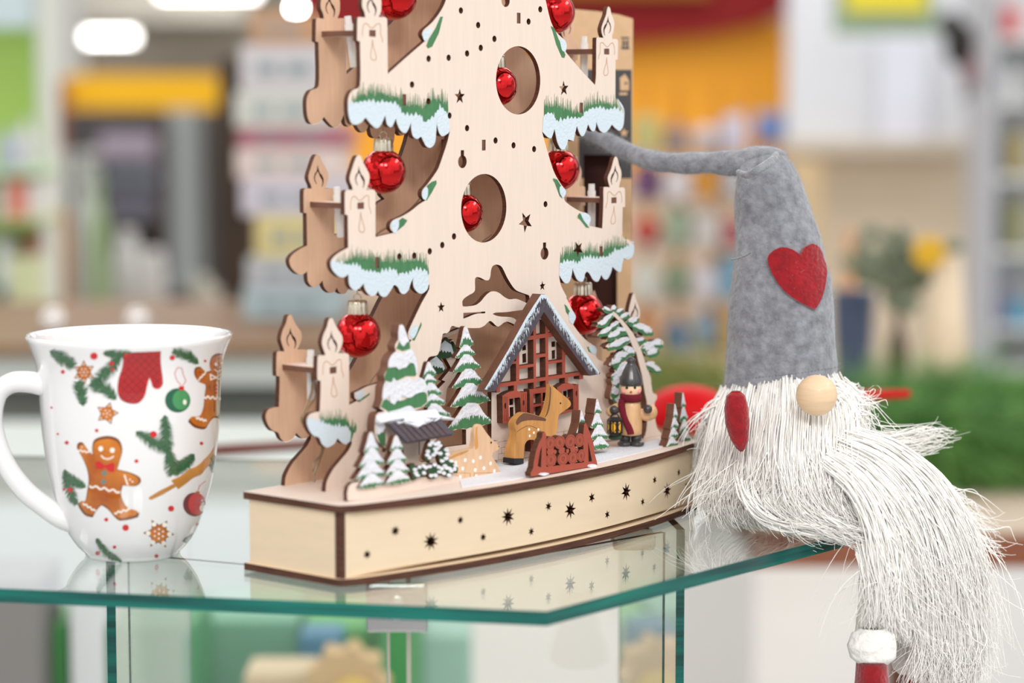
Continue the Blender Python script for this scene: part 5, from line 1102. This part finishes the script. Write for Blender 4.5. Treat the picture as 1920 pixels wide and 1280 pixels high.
# red enamel ladle lying on the greenery
redenamel = mat('red_enamel', S(196, 2, 12), .5, ior=1.25)
lc = W(1290, 776, 1.52)
ldl = empty('red_spoon', tuple(lc), 0., 'glossy red serving spoon lying behind the gnome, bowl left of it and handle right', 'spoon')
bm = bmesh.new(); bmesh.ops.create_uvsphere(bm, u_segments=32, v_segments=16, radius=1)
for v in bm.verts: v.co = Vector((v.co.x * .0285, v.co.y * .024, v.co.z * .0185 * (1 if v.co.z > 0 else .7)))
bmobj('spoon_bowl', bm, redenamel, ldl, sm=True)
tube('spoon_handle', [tuple(W(1330, 765, 1.52) - lc), tuple(W(1480, 752, 1.53) - lc), tuple(W(1600, 742, 1.54) - lc), tuple(W(1704, 738, 1.55) - lc)], [.0054, .004, .0033, .0027], redenamel, 12, ldl)

# ================================================================ THE SHOP
def stru(o): o['kind'] = 'structure'; return o
floorm = mat('light_floor_tiles', S(198, 198, 196), .35, noise=.03, nscale=3)
stru(box('floor', -14, 14, -3, 16, ZFL - .05, ZFL, floorm))
ceilm = mat('grey_ceiling', S(196, 190, 180), .8, noise=.05, nscale=.3)
def bx(name, x0, y0, x1, y1, Y, dep, col, label=None, cat=None, group=None, m=None, rough=.6, kind=None, parent=None, noise=0., emit=0.):
    a = W(x0, y1, Y); b = W(x1, y0, Y); _ym = 400 if (y0 < -40 or y1 > 1290) else (y0 + y1) / 2; a.x = W(x0, _ym, Y).x; b.x = W(x1, _ym, Y).x
    mm = m or mat('paint_%d_%d_%d%s' % (*col, '_lit' if emit else ''), S(*col), rough, noise=noise, nscale=12, emit=emit)
    base = ((a.x + b.x) / 2, Y + dep / 2, a.z)
    o = box(name, a.x, b.x, Y, Y + dep, a.z, b.z, mm, parent, base=base, bev=min(.004, dep * .2, (b.x - a.x) * .1))
    if parent is not None: o.location = Vector(base) - parent.location
    if kind: o['kind'] = kind
    return tag(o, label, cat, group)
# ceiling far down the hall, and its lamps
stru(box('ceiling', -24, 14, 14, 90, 2.05, 2.15, ceilm))
lampm = mat('lamp_diffuser', (1, .99, .96), .5, emit=9.)
stru(bx('wall_back', -900, -60, 2900, 760, 15.5, .2, (176, 166, 150)))
def lamp(x0, y0, x1, y1, Y, label, g=None):
    a = W(x0, y1, Y); b = W(x1, y0, Y); c = ((a.x + b.x) / 2, Y, 0)
    o = box('ceiling_light', a.x, b.x, Y, Y + .05, a.z, b.z, lampm, None, base=((a.x + b.x) / 2, Y, a.z), bev=.004); tag(o, label, 'lamp', g)
    return o
lamp(136, 61, 250, 77, 14.6, 'bright strip light at the top left of the hall')
lamp(300, -40, 480, -8, 14.6, 'wide bright light panel at the top edge of the picture')
p = W(557, 15, 9.0); o = ball('ceiling_spot', (0, 0, 0), .012, mat('spot_bulb', (1, 1, .98), .5, emit=60.)); o.location = p; tag(o, 'small round bright spot light left of the plywood tree top', 'lamp')
bx('ceiling_soffit', 80, -120, 470, 38, 15.0, .3, (190, 184, 172), kind='structure')
bx('ceiling_soffit', 130, 92, 440, 140, 14.9, .3, (112, 102, 90), kind='structure')

# white pillar, yellow fascia, dark aisle
bx('wall_pillar', 84, -300, 134, 760, 12., .5, (214, 214, 210), kind='structure')
sgn = bx('sign_board', 122, 140, 408, 224, 9.0, .12, (244, 186, 14), 'long yellow sign board across the far aisle at the left', 'sign')
bx('sign_board', 84, 150, 120, 280, 8.9, .1, (150, 92, 70), 'dark and orange hanging board beside the long yellow sign', 'sign')
rk_ = empty('dark_shelf_rack', (W(270, 600, 8.).x, 8.2, ZFL), 0., 'dark grey shop rack under the long yellow sign', 'shelf rack')
def rp(name, x0, y0, x1, y1, Y, dep, col, par): return bx(name, x0, y0, x1, y1, Y, dep, col, parent=par)
rp('back_panel', 130, 205, 412, 1000, 8.4, .05, (66, 62, 62), rk_)
rp('upright', 318, 205, 368, 900, 8.1, .2, (138, 144, 144), rk_); rp('upright', 300, 220, 316, 900, 8.05, .2, (62, 44, 38), rk_)
for y in (298, 345, 400, 640): rp('shelf_board', 132, y, 300, y + 12, 8.0, .35, (84, 80, 82), rk_)
for i, (x0, y0, x1, y1, c, l) in enumerate([(185, 252, 292, 298, (150, 138, 152), 'mauve-grey carton on the top board of the dark rack'), (192, 312, 296, 345, (128, 136, 150), 'blue-grey carton on the second board of the dark rack'), (200, 362, 292, 400, (120, 118, 134), 'slate violet carton on the third board of the dark rack')]):
    bx('carton', x0, y0, x1, y1, 8.05, .25, c, l, 'box')
bx('carton', 136, 285, 185, 345, 8.02, .25, (172, 172, 166), 'grey-white carton left of the blue-grey one on the dark rack', 'box')
# products in front of the dark rack
def gond(name, x0, x1, ytop, Y, dep, col, label, cat='counter'):
    a = W(x0, ytop, Y); b = W(x1, ytop, Y)
    o = box(name, a.x, b.x, Y, Y + dep, ZFL, a.z, mat('paint_%d_%d_%d' % col, S(*col), .5), None, base=((a.x + b.x) / 2, Y + dep / 2, ZFL), bev=.005); return tag(o, label, cat)
def onbox(name, x0, y0, x1, ysup, Y, dep, col, label, cat, group=None, kind='box'):
    a = W(x0, ysup, Y); b = W(x1, y0, Y); wd = b.x - a.x; cx = (a.x + b.x) / 2
    mm = mat('paint_%d_%d_%d' % col, S(*col), .45)
    if kind == 'box': o = box(name, a.x, b.x, Y, Y + dep, a.z, b.z, mm, None, base=(cx, Y + dep / 2, a.z), bev=.004)
    else:
        r = wd / 2; h = b.z - a.z
        P = {'vase': [(.001, 0), (.6, 0), (.75, .1), (.95, .4), (.8, .75), (.5, .92), (.6, 1.0), (.5, .98), (.4, .9)], 'bottle': [(.001, 0), (.95, 0), (1, .04), (1, .55), (.85, .68), (.4, .8), (.36, .97), (.42, 1.0), (.001, 1.0)],
             'cone': [(.001, 0), (1, 0), (.95, .2), (.72, .6), (.55, 1.0), (.5, .98), (.6, .5)], 'jar': [(.001, 0), (.9, 0), (1, .06), (1, .75), (.8, .84), (.8, 1.0), (.001, 1.0)], 'ball': [(.001, 0), (.5, .07), (.87, .25), (1, .5), (.87, .75), (.5, .93), (.001, 1.)]}[kind]
        o = lathe(name, [(r * p, h * q) for p, q in P], mm, (cx, Y + r, a.z), 28, None, base=(cx, Y + r, a.z))
    return tag(o, label, cat, group)
gond('shop_counter', 84, 412, 590, 5.6, .8, (150, 140, 128), 'low grey-brown counter behind the mug, in front of the dark rack')
for a in ((88, 392, 128, 590, (170, 112, 62), 'orange-brown tall tin beside the lime rack', 'jar'), (134, 300, 180, 590, (178, 182, 178), 'tall grey-white canister right of the orange-brown tin', 'bottle'), (140, 470, 205, 590, (196, 198, 192), 'wide pale jar in front of the grey-white canister', 'jar'),
          (168, 330, 200, 590, (140, 160, 120), 'slim green bottle behind the pale jars', 'bottle'), (208, 432, 262, 590, (196, 196, 194), 'pale round-shouldered vase in the middle of the low counter', 'vase'), (262, 470, 306, 590, (190, 186, 186), 'pale grey jar left of the black block', 'jar'), (308, 548, 350, 590, (44, 42, 48), 'small black block on the low counter', 'box'), (352, 520, 396, 590, (160, 158, 146), 'dull grey-beige jar right of the black block', 'jar')):
    onbox('canister', a[0], a[1], a[2], a[3], 5.65 + .12 * ((a[0] // 7) % 3), .15, a[4], a[5], 'container', None, a[6])
# lime rack at the far left
lr = empty('lime_shelf_rack', (W(10, 600, 4.6).x, 4.7, ZFL), 0., 'white shop rack with lime green back panel at the far left edge', 'shelf rack')
rp('back_panel', -160, 50, 82, 1300, 4.75, .03, (176, 208, 106), lr); rp('header', -160, -80, 70, 52, 4.6, .05, (214, 232, 238), lr)
rp('upright', 74, -80, 82, 2000, 4.6, .17, (214, 220, 210), lr)
for y, c in ((318, (186, 214, 170)), (408, (196, 206, 150)), (600, (150, 150, 140))): rp('shelf_board', -160, y, 70, y + 12, 4.5, .25, c, lr)
for a in ((30, 222, 62, 318, (224, 224, 228), 'white bottle on the top board of the lime rack', 'bottle'), (-6, 240, 28, 318, (190, 196, 216), 'pale blue bottle on the top board of the lime rack', 'bottle'), (14, 336, 50, 408, (234, 132, 110), 'coral red pack on the middle board of the lime rack', 'box'), (50, 340, 68, 408, (226, 224, 222), 'narrow white pack beside the coral red one', 'box'), (-8, 336, 12, 408, (220, 224, 220), 'white pack at the picture edge beside the coral red one', 'box'),
          (16, 480, 68, 600, (222, 226, 180), 'pale yellow pack on the lower board of the lime rack', 'box'), (-8, 540, 12, 600, (74, 84, 140), 'small blue pack at the picture edge on the lower board', 'box'), (48, 446, 66, 478, (150, 70, 72), 'small dark red pack on top of the pale yellow one', 'box'), (-8, 450, 14, 538, (222, 226, 230), 'white pack standing on the small blue one', 'box')):
    onbox('product_pack', a[0], a[1], a[2], a[3], 4.53, .14, a[4], a[5], 'package', None, a[6])
# brown upright and stacked boxes
bx('wooden_upright', 412, 110, 474, 640, 4.3, .25, (66, 48, 32), 'dark brown wooden upright left of the stacked boxes', 'post', noise=.3)
stackc = [(600, 540, 455, 640, (172, 192, 198), 'pale blue'), (540, 484, 462, 640, (186, 190, 196), 'blue-grey'), (484, 405, 478, 645, (216, 202, 140), 'cream yellow'), (405, 335, 452, 650, (204, 200, 212), 'lilac white'), (335, 278, 442, 640, (222, 206, 200), 'pinkish white'), (278, 240, 446, 650, (172, 108, 122), 'magenta red'), (240, 172, 440, 620, (208, 210, 202), 'off-white'), (172, 84, 450, 625, (206, 202, 206), 'light grey'), (84, 22, 470, 590, (196, 150, 112), 'tan topmost')]
for yb, yt, x0, x1, c, nm in stackc:
    a = W(x0, yb, 3.3); b = W(x1, yt, 3.3)
    o = box('game_box', a.x, b.x, 3.3, 3.55, a.z + .0004, b.z, mat('paint_%d_%d_%d' % c, S(*c), .4), None, base=((a.x + b.x) / 2, 3.42, a.z), bev=.003)
    tag(o, nm + ' box in the tall stack between the dark upright and the plywood tree', 'box', 'stacked boxes on the brown table')
    for sgn in (0, 1):
        w0 = b.x - a.x; h0 = b.z - a.z
        box('box_lettering', -w0 * .32 + sgn * w0 * .3, -w0 * .1 + sgn * w0 * .36, -.1212 - .0, -.1195, h0 * .35, h0 * .62, mat('soft_print', S(*[int(q * .8) for q in c]), .5), o)
brt = mat('brown_tabletop', S(140, 104, 70), .4, noise=.2, nscale=8)
bt = empty('brown_table', (-.55, 3.15, ZFL), 0., 'brown-topped table with white front behind the mug carrying the stack of boxes', 'table')
bb_ = tuple(bt.location); zt = W(550, 600, 3.3).z
box('tabletop', -2.2, -.13, 2.95, 3.62, zt - .012, zt, brt, bt, base=bb_); box('white_front', -2.2, -.13, 2.97, 3.0, zt - .05, zt - .012, wb, bt, base=bb_)
box('cabinet', -2.2, -.15, 3.05, 3.6, ZFL, zt - .012, mat('cabinet_grey', S(120, 122, 116), .5), bt, base=bb_)  # cabinet in one plain grey
silverb = mat('silver_ball', (.9, .9, .9), .15, metal=1)
for x, l in ((100, 'silver ball above the left rim of the mug'), (258, 'silver ball above the middle of the mug')):
    p = W(x, 604, 3.1); o = ball('silver_ball', (0, 0, 0), .016, silverb); o.location = (p.x, 3.1, zt + .016); tag(o, 'small ' + l + ' on the brown table', 'ornament')
# brown rail near the display
rl = tube('wooden_rail', [tuple(W(380, 846, 1.62)), tuple(W(500, 838, 1.66)), tuple(W(680, 826, 1.72))], .0042, mat('red_brown_lacquer', S(112, 62, 52), .35), 16, None, base=tuple(W(500, 838, 1.66))); tag(rl, 'thin red-brown rail passing behind the left end of the plywood tree base', 'rail')
# lower aisle counter behind the glass at the left
gond('aisle_counter', -300, 760, 905, 2.3, .45, (196, 204, 200), 'pale grey low counter seen through the glass at the left')

# right side: orange-red market front, white board, beige panel
bx('wall_panel', 560, 40, 1476, 330, 8.0, .1, (232, 158, 34), kind='structure'); bx('wall_panel', 560, 330, 1476, 900, 8.0, .1, (196, 172, 150), kind='structure')
P = [W(x, y, 7.9) for x, y in ((560, -120), (1474, -120), (1474, 24), (1420, 46), (1330, 64), (1200, 78), (1000, 86), (560, 90))]
V = [tuple(p) for p in P] + [(p.x, p.y + .09, p.z) for p in P]; n = len(P)
o = meshobj('red_banner', V, [list(range(n))[::-1], list(range(n, 2 * n))] + [[i, (i + 1) % n, (i + 1) % n + n, i + n] for i in range(n)], mat('dark_red_banner', S(124, 4, 10), .8), base=tuple(P[0])); tag(o, 'dark red curved banner along the top of the orange wall', 'banner')
bx('banner_stripe', 1000, -60, 1330, -8, 7.85, .04, (150, 92, 14), 'brown-gold stripe across the dark red banner', 'banner')
bx('wall_board', 1476, -140, 1856, 262, 7.6, .1, (210, 212, 218), kind='structure')
bx('wall_board', 1470, 262, 1846, 288, 7.5, .25, (196, 184, 168), kind='structure')
bx('wall_panel', 1466, 288, 1846, 800, 7.7, .1, (222, 204, 180), kind='structure')
bx('leaning_board', 1476, 300, 1540, 720, 7.4, .05, (206, 180, 140), 'tan leaning board at the left of the beige wall', 'board')
bx('paper_notice', 1650, 60, 1740, 262, 7.55, .02, (218, 220, 232), 'pale lilac notice on the white board', 'notice')
sg = bx('blue_sign', 1376, 212, 1474, 264, 7.96, .04, (150, 172, 214), 'blue and white sign at the edge of the orange wall', 'sign')
bx('blue_field', 1434, 222, 1472, 258, 7.94, .02, (62, 116, 190), parent=sg)
pg = bx('poster_frame', 1566, -40, 1756, 64, 6.9, .05, (134, 156, 128), 'green framed poster with yellow picture at the top right', 'poster')
c = bx('poster_picture', 1584, -34, 1736, 22, 6.88, .02, (222, 206, 50), parent=pg); c.location = (0, -.03, W(1660, 22, 6.88).z - pg.location.z)
# hanging dark plush
hp_ = W(1800, 90, 6.2); hg = empty('hanging_plush', tuple(hp_), 0., 'dark soft toy with red-grey legs hanging before the right shelves', 'soft toy')
ball('body', (0, 0, .01), .055, mat('black_plush', S(44, 42, 40), .95), hg, seg=20, scale=(.75, .7, 1.1)); ball('head', (-.028, 0, .06), .033, mat('black_plush', S(44, 42, 40), .95), hg, seg=20)
tube('leg', [(.012, 0, -.03), (.02, 0, -.08), (.015, 0, -.13)], [.018, .017, .014], mat('dusty_red_plush', S(150, 120, 124), .95), 12, hg); tube('leg', [(.03, 0, -.02), (.045, 0, -.07), (.04, 0, -.11)], [.016, .015, .012], mat('dusty_red_plush', S(150, 120, 124), .95), 12, hg)
tube('hanging_cord', [(0, 0, .06), (0, 0, .6)], .003, blackpaint, 6, hg)
# right white rack
rr2 = empty('white_shelf_rack', (W(1890, 600, 6.8).x, 6.9, ZFL), 0., 'white-grey shop rack at the right picture edge', 'shelf rack')
rp('back_panel', 1848, -60, 2080, 975, 7.1, .03, (196, 198, 200), rr2); rp('upright', 1846, -60, 1868, 975, 6.8, .3, (172, 174, 180), rr2)
for y in (70, 190, 330, 470, 610, 690): rp('shelf_board', 1866, y, 2080, y + 12, 6.8, .3, (206, 208, 208), rr2)
for a in ((1880, 10, 1912, 70, (206, 90, 90), 'red pack on the top board of the right rack', 'box'), (1884, 120, 1916, 190, (220, 222, 222), 'white bottle on the second board of the right rack', 'bottle'), (1896, 250, 1924, 330, (176, 160, 110), 'ochre pack on the third board of the right rack', 'box'), (1894, 380, 1926, 470, (150, 150, 110), 'olive pack on the fourth board of the right rack', 'box'), (1872, 520, 1894, 610, (120, 118, 150), 'violet-grey slim bottle on the fifth board of the right rack', 'bottle'), (1894, 566, 1936, 610, (74, 150, 180), 'turquoise blue tub on the fifth board of the right rack', 'jar')):
    onbox('product_pack', a[0], a[1], a[2], a[3], 6.82, .14, a[4], a[5], 'package', None, a[6])
# product rack between tree and hat
orr = mat('orange_metal', S(224, 150, 32), .4)
dr = empty('orange_display_rack', (W(1280, 600, 4.4).x, 4.5, ZFL), 0., 'orange wire display rack of small goods between the carton and the gnome hat', 'display rack')
for x in (1204, 1262, 1336, 1398):
    bx('post', x, 150, x + 16, 745, 4.4, .03, (224, 150, 32), parent=dr)
for y in (285, 372, 462, 560, 660): bx('shelf_board', 1190, y, 1420, y + 6, 4.35, .2, (196, 186, 176), parent=dr)
bx('rack_base', 1192, 745, 1424, 1400, 4.35, .22, (238, 236, 233), parent=dr)
gcol = [((196, 186, 120), 'olive yellow'), ((150, 132, 128), 'taupe'), ((210, 196, 196), 'pale rose'), ((206, 200, 214), 'lilac'), ((110, 70, 110), 'plum'), ((216, 208, 210), 'pearl white'), ((214, 150, 60), 'amber'), ((198, 198, 204), 'silver grey'), ((190, 70, 60), 'brick red'), ((160, 176, 150), 'sage'), ((202, 196, 190), 'stone'), ((176, 96, 104), 'rose red'), ((206, 206, 196), 'ivory'), ((130, 150, 120), 'moss green'), ((216, 210, 216), 'frost white'), ((120, 160, 182), 'sky blue'), ((196, 140, 100), 'copper'), ((76, 110, 150), 'denim blue'), ((136, 156, 172), 'steel blue'), ((200, 160, 80), 'mustard')]
k = 0
for r_, (yb, hgt) in enumerate(((285, 62), (372, 66), (462, 66), (560, 72), (660, 74))):
    for x in (1194, 1250, 1304, 1356):
        c, nm = gcol[k]; kd = ('box', 'jar', 'ball', 'bottle')[(k * 7 + r_) % 4]
        onbox('small_product', x - 6, yb - hgt - 6 + (k % 3) * 8, x + 46, yb, 4.36, .1, c, nm + ' item on the %s board of the orange rack' % ('topmost', 'second', 'third', 'fourth', 'lowest')[r_], 'product', 'goods on the orange rack', kd); k += 1
# vases and flowers on the table behind the gnome
def standing(name, xc, wpx, ytop, Y, col, label, kind):
    p = W(xc, 600, Y); r = wpx / 2 * Y / F; zt_ = W(xc, ytop, Y).z; h = zt_ - TZ
    P = {'cone': [(.001, 0), (1, 0), (.98, .1), (.8, .5), (.55, 1.0), (.48, .99), (.5, .8)], 'bottle': [(.001, 0), (.95, 0), (1, .04), (1, .5), (.8, .62), (.36, .76), (.33, .97), (.4, 1.0), (.001, 1.0)], 'pot': [(.001, 0), (.7, 0), (.8, .1), (1, .95), (1, 1.), (.9, 1.), (.8, .6)]}[kind]
    o = lathe(name, [(r * a, h * b) for a, b in P], mat('paint_%d_%d_%d' % col, S(*col), .5), (p.x, Y, TZ), 32, None, base=(p.x, Y, TZ)); return tag(o, label, 'vase')
v1 = standing('vase', 1775, 96, 478, 2.95, (228, 208, 180), 'tall cream tapering vase among the greenery at the right', 'cone')
v2 = standing('vase', 1684, 46, 560, 3.0, (92, 76, 66), 'narrow dark brown bottle vase holding leaves and the yellow flower', 'bottle')
standing('vase', 1600, 80, 545, 3.1, (70, 84, 112), 'dark blue pot behind the gnome hat', 'pot')
standing('vase', 1590, 44, 430, 3.2, (220, 162, 116), 'slim apricot vase behind the gnome hat', 'bottle')
lf = empty('flower_spray', (W(1684, 560, 3.0).x, 3.0, W(1684, 560, 3.0).z), 0., 'grey-green leafy spray with one yellow flower in the dark bottle vase', 'flowers')
lo = Vector(lf.location); leafm = mat('eucalyptus_leaf', S(122, 134, 112), .6, noise=.2, nscale=20)
for i, (x, y) in enumerate(((1625, 470), (1650, 440), (1700, 445), (1740, 480), (1770, 470), (1620, 520), (1720, 530), (1665, 500), (1600, 500), (1700, 580))):
    e = W(x, y, 2.95 + .02 * (i % 4)) - lo; tube('stem', catmull([(0, 0, -.02), tuple(e * .5 + Vector((0, 0, .01))), tuple(e)], 4), .0015, leafm, 6, lf)
    for q in range(5):
        f = .45 + .13 * q; c = e * f; a = i + q * 2.1
        ball('leaf', (c.x + .012 * math.cos(a), c.y + .012 * math.sin(a), c.z + .006), .012, leafm, lf, seg=10, scale=(1.2, .35, .7), rot=Matrix.Rotation(a, 3, 'Y'))
e = W(1742, 474, 2.93) - lo; tube('stem', catmull([(0, 0, -.02), tuple(e * .6), tuple(e)], 4), .0015, leafm, 6, lf)
for q in range(9):
    a = q * 2 * math.pi / 9; ball('petal', (e.x + .012 * math.cos(a), e.y, e.z + .012 * math.sin(a)), .009, mat('yellow_petal', S(226, 178, 40), .6), lf, seg=12, scale=(1, .4, 1))

# goods on a low table seen below the glass shelf at the left
LT = -.62
lt = empty('low_table', (-.33, 2.0, ZFL), 0., 'low pale table behind the glass stand carrying green cartons', 'table'); lb2 = tuple(lt.location)
box('tabletop', -.75, .12, 1.80, 2.24, LT - .03, LT, wb, lt, base=lb2)
for x in (-.7, .07):
    for y in (1.84, 2.2): box('leg', x - .02, x + .02, y - .02, y + .02, ZFL, LT - .03, wb, lt, base=lb2)
def ontab(name, x0, x1, ytop, Y, dep, col, label, cat):
    a = W(x0, ytop, Y); b = W(x1, ytop, Y); mm = mat('paint_%d_%d_%d' % col, S(*col), .5)
    o = box(name, a.x, b.x, Y, Y + dep, LT, a.z, mm, None, base=((a.x + b.x) / 2, Y + dep / 2, LT), bev=.003); return tag(o, label, cat)
ontab('grey_carton', -60, 70, 1100, 1.86, .1, (128, 126, 124), 'dark grey carton at the lower left corner, below the mug handle', 'box')
ontab('white_carton', 128, 196, 1110, 1.90, .1, (216, 220, 222), 'white carton left of the deep green one under the mug', 'box')
ontab('green_carton', 84, 126, 1170, 1.92, .1, (76, 150, 84), 'narrow green carton between the grey and the white ones', 'box')
ontab('green_carton', 200, 365, 1172, 1.90, .12, (62, 142, 92), 'wide deep green carton seen below the mug', 'box')
ontab('green_carton', 372, 560, 1162, 2.05, .12, (112, 168, 140), 'sea green carton behind the kraft bags', 'box')
ontab('green_carton', 566, 700, 1176, 2.04, .1, (92, 168, 92), 'grass green carton left of the chrome clamp', 'box')
ontab('green_carton', 706, 784, 1150, 2.0, .1, (70, 150, 86), 'upright green carton seen between the panes at the chrome clamp', 'box')
ontab('teal_carton', 788, 880, 1190, 2.06, .1, (150, 186, 172), 'pale teal carton right of the chrome clamp', 'box')
ontab('blue_pack', 560, 640, 1190, 1.96, .05, (60, 120, 150), 'small blue pack in front of the grass green carton', 'package')
ontab('kraft_bag', 458, 590, 1262, 1.86, .06, (206, 184, 150), 'square beige bag at the lower edge with a yellow ball on it', 'bag')
cb = empty('cookie_figure', (W(650, 1250, 1.84).x, 1.84, LT), 0., 'round beige scalloped shape with a yellow spot at the lower edge', 'decoration')
o = meshobj('scalloped_disc', *(lambda P: ([(p[0], 0, p[1]) for p in P] + [(p[0], .03, p[1]) for p in P], [list(range(len(P)))[::-1], list(range(len(P), 2 * len(P)))] + [[i, (i + 1) % len(P), (i + 1) % len(P) + len(P), i + len(P)] for i in range(len(P))]))([((.030 + .003 * math.cos(9 * a)) * math.cos(a), W(650, 1290, 1.84).z - LT + (.030 + .003 * math.cos(9 * a)) * math.sin(a)) for a in [2 * math.pi * i / 90 for i in range(90)]]), mat('beige_biscuit', S(206, 172, 124), .7), cb)
ball('yellow_spot', (.006, -.004, W(650, 1310, 1.84).z - LT), .018, mat('warm_yellow', S(216, 184, 90), .5), cb, seg=20, scale=(1, .4, 1))
box('stand', -.012, .012, .004, .026, 0, W(650, 1290, 1.84).z - LT, mat('beige_biscuit', S(206, 172, 124), .7), cb)
